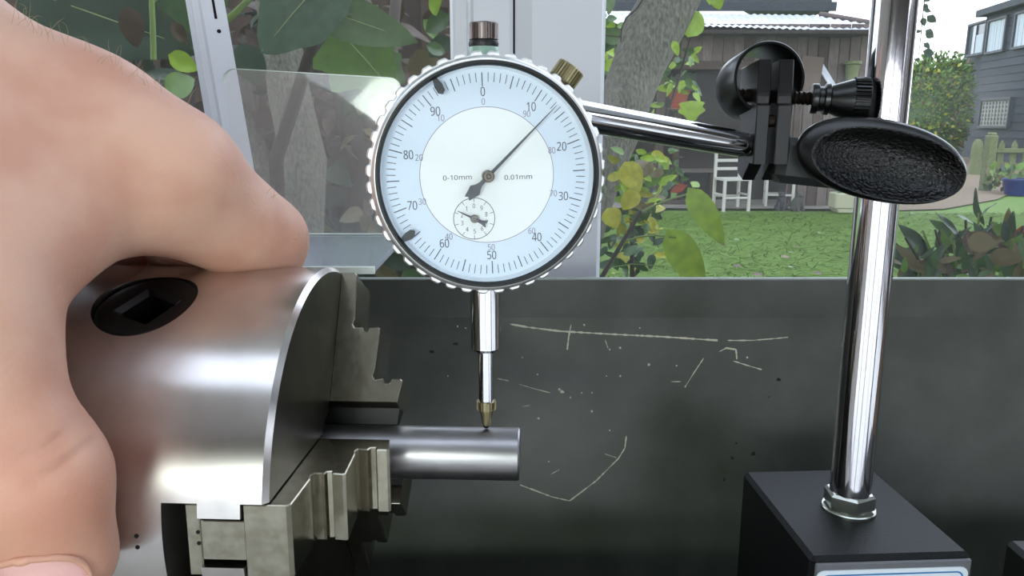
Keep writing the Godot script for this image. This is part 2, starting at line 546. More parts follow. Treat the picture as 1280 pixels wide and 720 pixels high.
func room():
	var g := Geo.new()
	# window wall: dwarf wall, sill, central post, head
	g.box(Vector3(0, -725, -530), Vector3(4200, 1050, 110))
	struct("wall_back", g, M.plaster)
	g = Geo.new()
	g.box(Vector3(0, -187, -500), Vector3(4200, 24, 150), 3)
	struct("trim_1", g, M.white_upvc)
	g = Geo.new()
	g.box(Vector3(0, 920, -520), Vector3(4200, 120, 90), 3)
	struct("trim_2", g, M.white_upvc)
	# the broad upright seen behind the dial: two profiles side by side with a gasket line
	var post := Node3D.new()
	post.name = "trim_3"
	add_child(post)
	post.position = w3(Vector3(10, 380, -500))
	post.set_meta("kind", "structure")
	g = Geo.new()
	var pl := PackedVector2Array([Vector2(-36, -545), Vector2(0.6, -545), Vector2(0.6, -482), Vector2(-1.5, -479.5), Vector2(-23, -479), Vector2(-25, -482), Vector2(-26.5, -482), Vector2(-27.5, -480), Vector2(-34, -481), Vector2(-36, -486)])
	var up := Transform3D(Basis(Vector3.RIGHT, Vector3(0, 0, 1), Vector3(0, -1, 0)), Vector3.ZERO)   # profile x, z pushed downwards
	g.prism(pl, -900, 175, up)
	obj("profile", g, M.white_upvc, post)
	g = Geo.new()
	g.prism(PackedVector2Array([Vector2(1.9, -545), Vector2(55, -545), Vector2(55, -481), Vector2(54, -479), Vector2(12, -478), Vector2(1.9, -484)]), -900, 175, up)
	obj("profile", g, M.white_upvc, post)
	g = Geo.new()
	g.prism(PackedVector2Array([Vector2(0.5, -540), Vector2(2.0, -540), Vector2(2.0, -486), Vector2(0.5, -486)]), -900, 175, up)
	obj("gasket", g, M.gasket, post)
	g = Geo.new()
	g.prism(PackedVector2Array([Vector2(55.3, -520), Vector2(57.4, -520), Vector2(57.4, -490), Vector2(55.3, -488)]), -900, 175, up)
	g.prism(PackedVector2Array([Vector2(-38, -520), Vector2(-36.2, -520), Vector2(-36.2, -488), Vector2(-38, -490)]), -900, 175, up)
	obj("glazing_bead", g, M.white_bead, post)
	for x in [-1100.0, 1150.0]:
		g = Geo.new()
		g.box(Vector3(x, 345, -515), Vector3(80, 1040, 70), 3)
		struct("trim_%d" % (4 if x < 0 else 5), g, M.white_upvc)
	var panes := [[-1060.0, -38.0], [57.5, 1110.0], [-2050.0, -1140.0], [1190.0, 2050.0]]
	for i in panes.size():
		g = Geo.new()
		g.box(Vector3((panes[i][0] + panes[i][1]) / 2, 342, -512), Vector3(panes[i][1] - panes[i][0], 1036, 4))
		struct("window_%d" % (i + 1), g, M.window_glass)
	# side walls: the left one solid, the right one with a single window
	g = Geo.new()
	g.box(Vector3(-2100, -85, 750), Vector3(100, 2330, 2600))
	struct("wall_left", g, M.plaster)
	g = Geo.new()
	g.box(Vector3(2100, -1180, 750), Vector3(100, 140, 2600))
	g.box(Vector3(2100, 965, 750), Vector3(100, 230, 2600))
	g.box(Vector3(2100, -130, -200), Vector3(100, 1960, 700))
	g.box(Vector3(2100, -130, 1900), Vector3(100, 1960, 300))
	struct("wall_right", g, M.dark_plaster)
	g = Geo.new()
	for z in [180, 720, 1230, 1720]:
		g.box(Vector3(2100, -130, z), Vector3(60, 1960, 60), 3)
	for y in [-1080, -400, 820]:
		g.box(Vector3(2100, y, 950), Vector3(56, 60, 1500), 3)
	struct("door_2", g, M.white_upvc)
	g = Geo.new()
	g.box(Vector3(2100, -130, 950), Vector3(6, 1960, 1540))
	struct("window_6", g, M.window_glass)
	g = Geo.new()
	g.box(Vector3(5200, -150, 800), Vector3(200, 2200, 7000))
	struct("wall_added", g, M.dark_plaster)  # unseen wall, added for a grey band in the chrome reflections
	g = Geo.new()
	g.box(Vector3(3620, -1245, 800), Vector3(2900, 12, 6000))
	struct("terrace_reflector", g, M.pale_paving)  # unseen pale ground, added as a bright low reflection for the rod
	# rear of the room: doors and fixed lights from wall to wall
	g = Geo.new()
	g.box(Vector3(-2075, -90, 2000), Vector3(150, 2320, 140))
	g.box(Vector3(2075, -90, 2000), Vector3(150, 2320, 140))
	g.box(Vector3(0, 965, 2000), Vector3(4000, 210, 140))
	struct("wall_rear", g, M.dark_plaster)
	g = Geo.new()
	for x in [-1975, -1000, -35, 35, 1000, 1975]:
		g.box(Vector3(x, -195, 2000), Vector3(70, 2110, 60))
	for y in [-1215, 825]:
		g.box(Vector3(0, y, 2000), Vector3(3980, 70, 58))
	struct("door_1", g, M.white_upvc)
	g = Geo.new()
	g.box(Vector3(0, -195, 2000), Vector3(3900, 2000, 6))
	struct("window_8", g, M.window_glass)
	var rb := thing("added_blind", w3(Vector3(0, 180, 1930)), "wide brown-grey blind added unseen over the rear glass doors to dim reflections", "blind")  # out of view, added to darken the upper rear in metal reflections
	g = Geo.new()
	g.box(Vector3(0, 520, 1930), Vector3(3900, 640, 2))
	obj("fabric", g, M.added_blind_cloth, rb)
	g = Geo.new()
	g.box(Vector3(0, 195, 1930), Vector3(3900, 24, 14), 3)
	obj("bottom_bar", g, M.white_upvc, rb)
	# floor tiles
	g = Geo.new()
	g.box(Vector3(0, -1300, 760), Vector3(4300, 90, 2620))
	var fl := struct("floor", g, M.grout)
	g = Geo.new()
	g.box(Vector3(0, -1252, 0), Vector3(440, 8, 440), 2)
	var tm := g.mesh(w3(Vector3(0, -1252, 0)))
	for i in 9:
		for k in 5:
			put("tile", tm, M.floor_tile, Transform3D(Basis.IDENTITY, w3(Vector3(-1800 + i * 450, -1252, -200 + k * 450))), fl)
	# solid roof with one long rooflight
	g = Geo.new()
	g.box(Vector3(0, 1100, -260), Vector3(4300, 60, 620))
	g.box(Vector3(0, 1100, 1285), Vector3(4300, 60, 1570))
	g.box(Vector3(-1800, 1100, 275), Vector3(700, 60, 450))
	g.box(Vector3(1800, 1100, 275), Vector3(700, 60, 450))
	struct("ceiling", g, M.white_upvc)
	g = Geo.new()
	for x in [-1400, -480, 480, 1400]:
		g.box(Vector3(x, 1105, 275), Vector3(50, 40, 460), 3)
	struct("trim_9", g, M.white_upvc)
	g = Geo.new()
	g.box(Vector3(0, 1120, 275), Vector3(2850, 8, 450))
	struct("window_9", g, M.window_glass)
	# bench
	var b := thing("workbench", w3(Vector3(0, -1250, -260)), "long wooden workbench under the lathe below the window", "workbench")
	g = Geo.new()
	g.box(Vector3(0, -282, -270), Vector3(2400, 40, 390), 3)
	obj("worktop", g, M.bench_wood, b)
	for x in [-1150, 1150]:
		for z in [-430, -110]:
			g = Geo.new()
			g.box(Vector3(x, -774, z), Vector3(70, 946, 60), 2)
			obj("leg", g, M.bench_wood, b)
	# standing lamp beside the camera, whose shade is mirrored in the clear guard
	var lp := thing("floor_lamp", w3(Vector3(-140, -1250, 300)), "standing lamp with a glowing pale green-white conical shade, mirrored in the clear guard", "lamp")
	g = Geo.new()
	g.lathe([Vector2(0, -1250), Vector2(110, -1250), Vector2(110, -1236), Vector2(12, -1226), Vector2(6, -1215), Vector2(6, 52), Vector2(0, 54)], Transform3D(Basis.IDENTITY, Vector3(-140, 0, 300)), 32)
	obj("stand", g, M.white_upvc, lp)
	g = Geo.new()
	g.lathe([Vector2(79, -14), Vector2(80, -13), Vector2(17, 50), Vector2(15, 50), Vector2(78, -14), Vector2(79, -14)], Transform3D(Basis.IDENTITY, Vector3(-140, 0, 300)), 48)
	obj("lamp_shade", g, M.lamp_shade, lp)
	var ol := OmniLight3D.new()
	ol.name = "lamp_light"
	lp.add_child(ol)
	ol.position = Vector3(0, 1.262, 0)
	ol.light_color = Color(0.98, 1.0, 0.98)
	ol.light_energy = 0.006
	ol.light_size = 0.02
	ol.omni_range = 6.0
	ol.omni_attenuation = 2.0
	ol.shadow_enabled = true
	# leaning white plastic profile at the left window
	var a0 := at(246, -60, 0.452)
	var a1 := at(287, 175, 0.437)
	var bt := thing("window_stay", a1, "white plastic window bar leaning behind the hand, slot and screw hole near its top", "window bar")
	var yy := (a0 - a1).normalized()
	var zz := (EYE - a1)
	zz = (zz - yy * zz.dot(yy)).normalized()
	var tb := Transform3D(Basis(yy.cross(zz), yy, zz), Vector3.ZERO)
	g = Geo.new()
	g.xf = Transform3D(tb.basis, (a1 - EYE) * 1000.0)
	var bar_t := Transform3D(Basis(Vector3.RIGHT, Vector3(0, 0, 1), Vector3(0, -1, 0)), Vector3.ZERO)
	g.prism(PackedVector2Array([Vector2(-11, -14), Vector2(10.5, -14), Vector2(10.5, 0), Vector2(-2.5, 0.6), Vector2(-4.2, -1.2), Vector2(-7.4, -2.0), Vector2(-8, -3.4), Vector2(-11, -5)]), -230, 42, bar_t, 0.3)
	obj("profile", g, M.white_upvc, bt)
	g = Geo.new()
	g.xf = Transform3D(tb.basis, (a1 - EYE) * 1000.0)
	g.box(Vector3(4.2, 88, 0.2), Vector3(1.5, 26, 0.6))
	obj("slot", g, M.hole_black, bt)
	g = Geo.new()
	g.xf = Transform3D(tb.basis, (a1 - EYE) * 1000.0)
	g.lathe([Vector2(0, -0.3), Vector2(1.2, -0.3), Vector2(1.2, 0.3), Vector2(0, 0.3)], Transform3D(Basis(Vector3.RIGHT, Vector3(0, 0, 1), Vector3(0, -1, 0)), Vector3(4.6, 67, 0.2)), 16)
	obj("screw_hole", g, M.hole_black, bt)


func plate_point(px: float, py: float, z_mm: float, off := 0.0) -> Vector3:   # where the sight line meets the upright plane z = z_mm
	var r := at(px, py, 1.0) - EYE
	return r * (z_mm / r.z) + Vector3(0, 0, off)


func lathe_machine():
	var o := thing("lathe", w3(Vector3(0, -262, -250)), "dark green-black metalworking lathe tray with scratched back panel behind the chuck", "lathe")
	var g := Geo.new()
	var zt := -372.0
	var ytop := plate_point(640, 349.5, zt).y
	var ybend := plate_point(640, 397, zt).y
	# folded sheet seen edge on: rim, upright flange, then the face leaning out towards the bottom
	var prof := [Vector2(zt - 6, ytop), Vector2(zt, ytop), Vector2(zt, ybend), Vector2(zt + 36, -252), Vector2(zt + 44, -260)]
	var back := []
	for q in prof:
		back.append(q + Vector2(-1.2, -1.2))
	for k in prof.size() - 1:
		for s in [0, 1]:
			var a: Vector2 = (prof if s == 0 else back)[k]
			var b: Vector2 = (prof if s == 0 else back)[k + 1]
			var nn := Vector3(0, -(b.x - a.x) * -1.0, (a.y - b.y)).normalized() * (1.0 if s == 0 else -1.0)
			if k == 0: nn = Vector3.UP * (1.0 if s == 0 else -1.0)
			g.quad(Vector3(-420, a.y, a.x), Vector3(520, a.y, a.x), Vector3(520, b.y, b.x), Vector3(-420, b.y, b.x), nn)
	var panel := obj("back_panel", g, M.tray_paint, o)
	g = Geo.new()
	g.box(Vector3(50, ytop + 0.1, zt - 1.5), Vector3(940, 1.0, 3.4), 0.3)
	obj("rim", g, M.tray_rim, panel)
	g = Geo.new()
	g.box(Vector3(50, -261, -235), Vector3(940, 3, 240))
	obj("tray_floor", g, M.tray_paint, o)
	g = Geo.new()
	g.box(Vector3(60, -215, -205), Vector3(560, 64, 130), 3)
	g.box(Vector3(60, -187, -158), Vector3(560, 8, 22), 1)
	g.box(Vector3(60, -187, -252), Vector3(560, 8, 22), 1)
	obj("bed", g, M.bed_iron, o)
	g = Geo.new()
	g.box(Vector3(-215, -120, -212), Vector3(150, 190, 150), 8)
	obj("headstock", g, M.bed_iron, o)
	g = Geo.new()
	var c := Vector3(-49.8, -89.26, -197.9)
	var ax := Vector3(cos(deg_to_rad(2.4)), 0, sin(deg_to_rad(2.4)))
	g.lathe([Vector2(0, 0), Vector2(28, 0), Vector2(28, 30), Vector2(0, 30)], along(c - ax * 98.0, c), 40)
	obj("spindle", g, M.face_steel, o)
	# lead of the carriage at the lower right
	g = Geo.new()
	var q0 := (at(1256, 673, 0.262) - EYE) * 1000.0
	g.box(Vector3(q0.x + 30, q0.y - 20, q0.z + 32), Vector3(60, 40, 64), 1.6)
	obj("tool_post", g, M.bed_iron, o)
	g = Geo.new()
	g.box(Vector3(q0.x + 10, -172, q0.z + 36), Vector3(80, 26, 78), 1.6)
	obj("cross_slide", g, M.bed_iron, o)
	# scratches in the paint: pale, ragged, a hair proud of the sheet
	var lean := func(px: float, py: float) -> Vector3:
		var r := at(px, py, 1.0) - EYE
		var p := r * (zt / r.z)
		if p.y < ybend:
			var nn := Vector3(0, 36.0, -(-252.0 - ybend)).normalized()
			var p0 := Vector3(0, ybend, zt)
			p = r * (p0.dot(nn) / r.dot(nn))
			return p + nn * 0.12
		return p + Vector3(0, 0, 0.12)
	var lines := [
		[0.75, 637, 405, 660, 409, 700, 414, 760, 417.5, 830, 421, 897, 425.5], [0.5, 909, 425.5, 940, 425.5, 970, 423, 985, 421.5], [0.7, 714, 405, 711, 420, 709, 437],
		[0.45, 880, 447, 868, 465, 856, 484], [0.6, 898, 440, 908, 435, 920, 437, 921, 449], [0.5, 916, 451, 935, 457, 952, 462], [0.55, 783, 544, 781, 560, 773, 573, 745, 601, 712, 626, 690, 621, 650, 606],
		[0.35, 755, 567, 770, 572], [0.35, 648, 480, 668, 486, 688, 491], [0.3, 621, 473, 636, 476], [0.4, 756, 424, 760, 435], [0.3, 838, 477, 851, 477], [0.3, 651, 508, 662, 507], [0.3, 688, 593, 699, 587],
	]
	for l in lines:
		g = Geo.new()
		var pts := []
		for k in range(1, l.size() - 1, 2):
			if pts.size():
				var prev: Vector2 = pts[-1]
				var here := Vector2(l[k], l[k + 1])
				var steps := maxi(1, int(prev.distance_to(here) / 3.0))
				for s in range(1, steps + 1):
					pts.append(prev.lerp(here, float(s) / steps))
			else:
				pts.append(Vector2(l[k], l[k + 1]))
		var w := 0.0
		for k in pts.size() - 1:
			var a: Vector3 = lean.call(pts[k].x, pts[k].y)
			var b: Vector3 = lean.call(pts[k + 1].x, pts[k + 1].y)
			var wd := (b - a).normalized().cross(Vector3.BACK)
			var w1: float = l[0] * rng.randf_range(0.3, 1.0) * 0.85
			g.quad(a - wd * w, b - wd * w1, b + wd * w1, a + wd * w, Vector3.BACK)
			w = w1
		obj("scratch", g, M.scratch, panel)
	g = Geo.new()
	for sp in [[703, 490, 2.2], [699, 487, 1.6], [713, 497, 1.0], [727, 491, 1.2], [740, 491, 0.9], [740, 514, 1.3], [775, 435, 1.3], [762, 437, 1.2], [811, 456, 1.4], [775, 470, 1.2], [758, 470, 0.8], [730, 406, 1.2], [934, 447, 1.2], [673, 523, 1.2], [672, 468, 0.9], [686, 577, 0.9], [762, 538, 0.8], [846, 457, 0.9], [653, 447, 0.9], [572, 408, 1.2], [582, 410, 0.9], [560, 470, 0.8], [800, 410, 0.9]]:
		var p: Vector3 = lean.call(sp[0], sp[1])
		var r: float = sp[2] * 0.55
		var ring := []
		for k in 6:
			ring.append(p + Vector3(cos(k * TAU / 6), sin(k * TAU / 6), 0) * r * rng.randf_range(0.5, 1.2))
		for k in range(1, 5):
			g.tri(ring[0], ring[k], ring[k + 1], Vector3.BACK, Vector3.BACK, Vector3.BACK)
	obj("chipped_paint", g, M.scratch, panel).set_meta("kind", "stuff")
	g = Geo.new()
	for sp in [[941, 568, 3.5, 7], [915, 573, 3, 4], [905, 600, 2, 4], [973, 475, 4, 4], [961, 496, 1.5, 1.5], [920, 554, 2, 2], [570, 430, 5, 4], [540, 440, 4, 3]]:
		var p: Vector3 = lean.call(sp[0], sp[1])
		var ring := []
		for k in 8:
			ring.append(p + Vector3(cos(k * TAU / 8) * sp[2], sin(k * TAU / 8) * sp[3], 0) * 0.32 * rng.randf_range(0.6, 1.2))
		for k in range(1, 7):
			g.tri(ring[0], ring[k], ring[k + 1], Vector3.BACK, Vector3.BACK, Vector3.BACK)
	obj("grime_spot", g, M.grime, panel).set_meta("kind", "stuff")


func sector(phi: float) -> Basis:   # chuck axes turned so that y points along the jaw at that angle
	return Basis(Vector3.RIGHT, deg_to_rad(phi))


func chuck():
	var c := Vector3(-49.8, -89.26, -197.9)
	var yw := deg_to_rad(2.4)
	var T := Transform3D(Basis(Vector3(cos(yw), 0, sin(yw)), Vector3.UP, Vector3(-sin(yw), 0, cos(yw))), c)
	var o := thing("lathe_chuck", w3(c), "brushed steel three-jaw lathe chuck gripped by the hand, black key socket on top", "chuck")
	var R := 51.2
	# body: turned blank with the jaw slots, the key bores and the centre bore cut out
	var blank := Geo.new()
	blank.lathe([Vector2(0, -72), Vector2(R - 2, -72), Vector2(R, -70), Vector2(R, -1.2), Vector2(R - 1.2, 0), Vector2(0, 0)], Transform3D(Basis(Vector3(0, -1, 0), Vector3(1, 0, 0), Vector3(0, 0, 1)), Vector3.ZERO), 180)
	var cs = CSGCombiner3D.new()
	add_child(cs)
	var cm := CSGMesh3D.new()
	var bm := ArrayMesh.new()
	var arr := []
	arr.resize(Mesh.ARRAY_MAX)
	arr[Mesh.ARRAY_VERTEX] = blank.v
	arr[Mesh.ARRAY_NORMAL] = blank.n
	bm.add_surface_from_arrays(Mesh.PRIMITIVE_TRIANGLES, arr)
	cm.mesh = bm
	cs.add_child(cm)
	for phi in [-30.0, 88.5, 209.0]:
		for s in [[-5.9, 4.0, 8.9], [-15.3, -5.8, 5.7], [-23.0, -15.2, 8.9]]:
			var b := CSGBox3D.new()
			b.size = Vector3(s[1] - s[0], 52, s[2] * 2)
			b.operation = CSGShape3D.OPERATION_SUBTRACTION
			cs.add_child(b)
			b.transform = Transform3D(sector(phi), Vector3.ZERO) * Transform3D(Basis.IDENTITY, Vector3((s[0] + s[1]) / 2, 36, 0))
	for phi in [22.5, 148.0, 268.0]:
		var b := CSGCylinder3D.new()
		b.radius = 12.2
		b.height = 30
		b.sides = 64
		b.operation = CSGShape3D.OPERATION_SUBTRACTION
		cs.add_child(b)
		b.transform = Transform3D(sector(phi), Vector3.ZERO) * Transform3D(Basis.IDENTITY, Vector3(-38.6, 50, 0))
	var bore := CSGCylinder3D.new()
	bore.radius = 13
	bore.height = 60
	bore.sides = 48
	bore.operation = CSGShape3D.OPERATION_SUBTRACTION
	cs.add_child(bore)
	bore.rotation_degrees.z = 90
	cs._update_shape()
	var baked: ArrayMesh = cs.bake_static_mesh()
	remove_child(cs)
	cs.free()
	var g := Geo.new()
	var face := Geo.new()
	g.xf = T
	face.xf = T
	for si in baked.get_surface_count():
		var a := baked.surface_get_arrays(si)
		var vv: PackedVector3Array = a[Mesh.ARRAY_VERTEX]
		var ii = a[Mesh.ARRAY_INDEX]
		if ii == null: ii = range(vv.size())
		for k in range(0, ii.size(), 3):
			var p := [vv[ii[k]], vv[ii[k + 1]], vv[ii[k + 2]]]
			var nn: Vector3 = (p[2] - p[0]).cross(p[1] - p[0]).normalized()
			var rad := true
			var ns := []
			for q in p:
				var rr := Vector3(0, q.y, q.z)
				if absf(rr.length() - R) > 0.12: rad = false
				ns.append(rr.normalized())
			var mid: Vector3 = (p[0] + p[1] + p[2]) / 3.0
			if nn.x > 0.99 and mid.x > -0.05:
				face.tri(p[0], p[1], p[2], nn, nn, nn)
			elif rad and absf(nn.x) < 0.1 and nn.dot(Vector3(0, mid.y, mid.z).normalized()) > 0.98:
				var ts := []
				for q in p:
					var an := atan2(q.z, q.y)
					if an < -1.6: an += TAU
					ts.append(Vector2(q.x * 0.02, an))
				g.tri(p[0], p[1], p[2], ns[0], ns[1], ns[2], ts[0], ts[1], ts[2])
			elif nn.x > 0.4 and nn.x < 0.9 and mid.x > -1.3:
				var t := []
				for q in ns: t.append((q + Vector3.RIGHT).normalized())
				g.tri(p[0], p[1], p[2], t[0], t[1], t[2])
			else:
				g.tri(p[0], p[1], p[2], nn, nn, nn)
	obj("chuck_body", g, M.turned_steel, o)
	obj("chuck_face", face, M.face_steel, o)
	# jaws
	var prof := PackedVector2Array()
	for q in [[-5.5, 12.3], [-5.5, 49.7], [3.7, 49.7], [4.6, 48.9], [4.9, 36.2], [4.4, 34.4], [5.0, 33.3], [6.6, 33.4], [7.3, 33.5], [7.7, 32.3], [8.7, 32.1], [9.2, 33.3], [11.6, 33.6], [12.3, 33.2], [11.7, 21.6], [11.2, 19.7], [11.8, 18.5], [13.2, 18.8], [14.2, 19.0], [14.7, 17.5], [15.9, 17.5], [16.5, 18.9], [19.0, 18.9], [19.6, 18.4], [18.5, 12.3]]:
		prof.append(Vector2(q[0], q[1]))
	for phi in [-30.0, 88.5, 209.0]:
		g = Geo.new()
		g.xf = T * Transform3D(sector(phi), Vector3.ZERO)
		g.prism(prof, -8.5, 8.5, Transform3D.IDENTITY, 0.25)
		g.box(Vector3(-10.3, 29, 0), Vector3(9.8, 41.3, 9.2), 0.2)
		g.box(Vector3(-16.8, 29, 0), Vector3(3.2, 41.3, 16.8), 0.3)
		# wedge that closes on the work
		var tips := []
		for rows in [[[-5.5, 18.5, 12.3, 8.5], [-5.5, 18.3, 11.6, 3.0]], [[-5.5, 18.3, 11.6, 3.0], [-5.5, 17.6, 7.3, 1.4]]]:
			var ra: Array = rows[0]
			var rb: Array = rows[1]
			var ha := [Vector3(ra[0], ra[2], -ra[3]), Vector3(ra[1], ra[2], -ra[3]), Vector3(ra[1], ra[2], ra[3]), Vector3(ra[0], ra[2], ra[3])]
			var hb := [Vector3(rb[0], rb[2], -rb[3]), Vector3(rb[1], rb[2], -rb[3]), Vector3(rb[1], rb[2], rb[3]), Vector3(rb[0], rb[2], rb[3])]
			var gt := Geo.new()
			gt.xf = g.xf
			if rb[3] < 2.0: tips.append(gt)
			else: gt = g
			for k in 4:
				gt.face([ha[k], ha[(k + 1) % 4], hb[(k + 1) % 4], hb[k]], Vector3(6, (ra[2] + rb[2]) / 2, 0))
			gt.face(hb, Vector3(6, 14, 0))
		var jaw := obj("jaw", g, M.jaw_steel, o)
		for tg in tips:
			obj("jaw_tip", tg, M.recess_shade_steel, jaw)  # recess shade is put into this dark colour
		if phi > 80 and phi < 100:
			for z in [-1.3, 1.3]:
				g = Geo.new()
				g.xf = T * Transform3D(sector(phi), Vector3.ZERO)
				g.lathe([Vector2(0, 49.4), Vector2(0.45, 49.4), Vector2(0.45, 49.75), Vector2(0, 49.75)], Transform3D(Basis.IDENTITY, Vector3(-15.8, 0, -0.6 + z)), 12)
				obj("punch_mark", g, M.hole_black, jaw)
				g = Geo.new()
				g.xf = T * Transform3D(sector(phi), Vector3.ZERO)
				g.lathe([Vector2(0, R - 0.4), Vector2(0.5, R - 0.4), Vector2(0.5, R + 0.05), Vector2(0, R + 0.05)], Transform3D(Basis.IDENTITY, Vector3(-28.6, 0, -0.2 + z)), 12)
				obj("punch_mark", g, M.hole_black, o)
	# key socket: black bevel pinion with a square hole
	g = Geo.new()
	g.xf = T * Transform3D(sector(22.5), Vector3.ZERO) * Transform3D(Basis.IDENTITY, Vector3(-38.6, 0, 0))
	var sq := 4.6
	var ringn := 48
	for k in ringn:
		var pr := []
		for a in [TAU * k / ringn, TAU * (k + 1) / ringn]:
			var d := Vector3(sin(a), 0, cos(a))
			var e := Vector2(sin(a + 0.45), cos(a + 0.45))
			var reach := sq / maxf(absf(e.x), absf(e.y))
			pr.append([d * 12.0 + Vector3.UP * 44, d * 12.0 + Vector3.UP * 49.3, d * 11.3 + Vector3.UP * 49.7, d * reach * 1.28 + Vector3.UP * 49.5, d * reach + Vector3.UP * 48.3, d * reach + Vector3.UP * 36.0])
		for i in 5:
			var nn: Vector3 = (pr[1][i] - pr[0][i]).cross(pr[0][i + 1] - pr[0][i]).normalized()
			if i < 3 and nn.dot(pr[0][i] - Vector3.UP * 40) < 0: nn = -nn
			if i == 3 and nn.y < 0: nn = -nn
			if i == 4 and nn.dot(Vector3(pr[0][i].x, 0, pr[0][i].z)) > 0: nn = -nn
			g.quad(pr[0][i], pr[1][i], pr[1][i + 1], pr[0][i + 1], nn)
	obj("key_socket", g, M.black_oxide, o)
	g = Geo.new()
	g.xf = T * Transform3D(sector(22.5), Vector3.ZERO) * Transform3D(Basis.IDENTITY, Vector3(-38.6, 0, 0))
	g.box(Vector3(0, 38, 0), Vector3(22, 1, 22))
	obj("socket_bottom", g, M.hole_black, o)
	# the work: a turned bar
	g = Geo.new()
	g.xf = T * Transform3D(Basis(Vector3(0, -1, 0), Vector3(1, 0, 0), Vector3(0, 0, 1)), Vector3.ZERO)
	g.lathe([Vector2(0, -20), Vector2(7.25, -20), Vector2(7.25, 51.6), Vector2(6.9, 52), Vector2(1.2, 52), Vector2(0, 51.2)], Transform3D.IDENTITY, 96, 20)
	tag(obj("round_bar", g, M.bar_steel), "short turned steel bar held in the chuck jaws under the plunger tip", "metal bar")


const LIE := Basis(Vector3(1, 0, 0), Vector3(0, 0, 1), Vector3(0, -1, 0))   # a lathe's y axis laid along z


func star(r0: float, r1: float, teeth: int, duty := 0.5) -> PackedVector2Array:
	var p := PackedVector2Array()
	for k in teeth:
		for q in [[0.0, r0], [0.12, r1], [duty, r1], [duty + 0.12, r0]]:
			var a: float = TAU * (k + q[0]) / teeth
			p.append(Vector2(cos(a), sin(a)) * q[1])
	return p


func lettering(text: String, height: float) -> Array:   # a flat print of the text and its half width; height of a digit in millimetres
	var t := TextMesh.new()
	var f := SystemFont.new()
	f.font_names = PackedStringArray(["Droid Sans"])
	t.font = f
	t.text = text
	t.font_size = 48
	t.pixel_size = height / 0.714 / 48.0
	t.depth = 0.02
	t.curve_step = 1.0
	return [t]


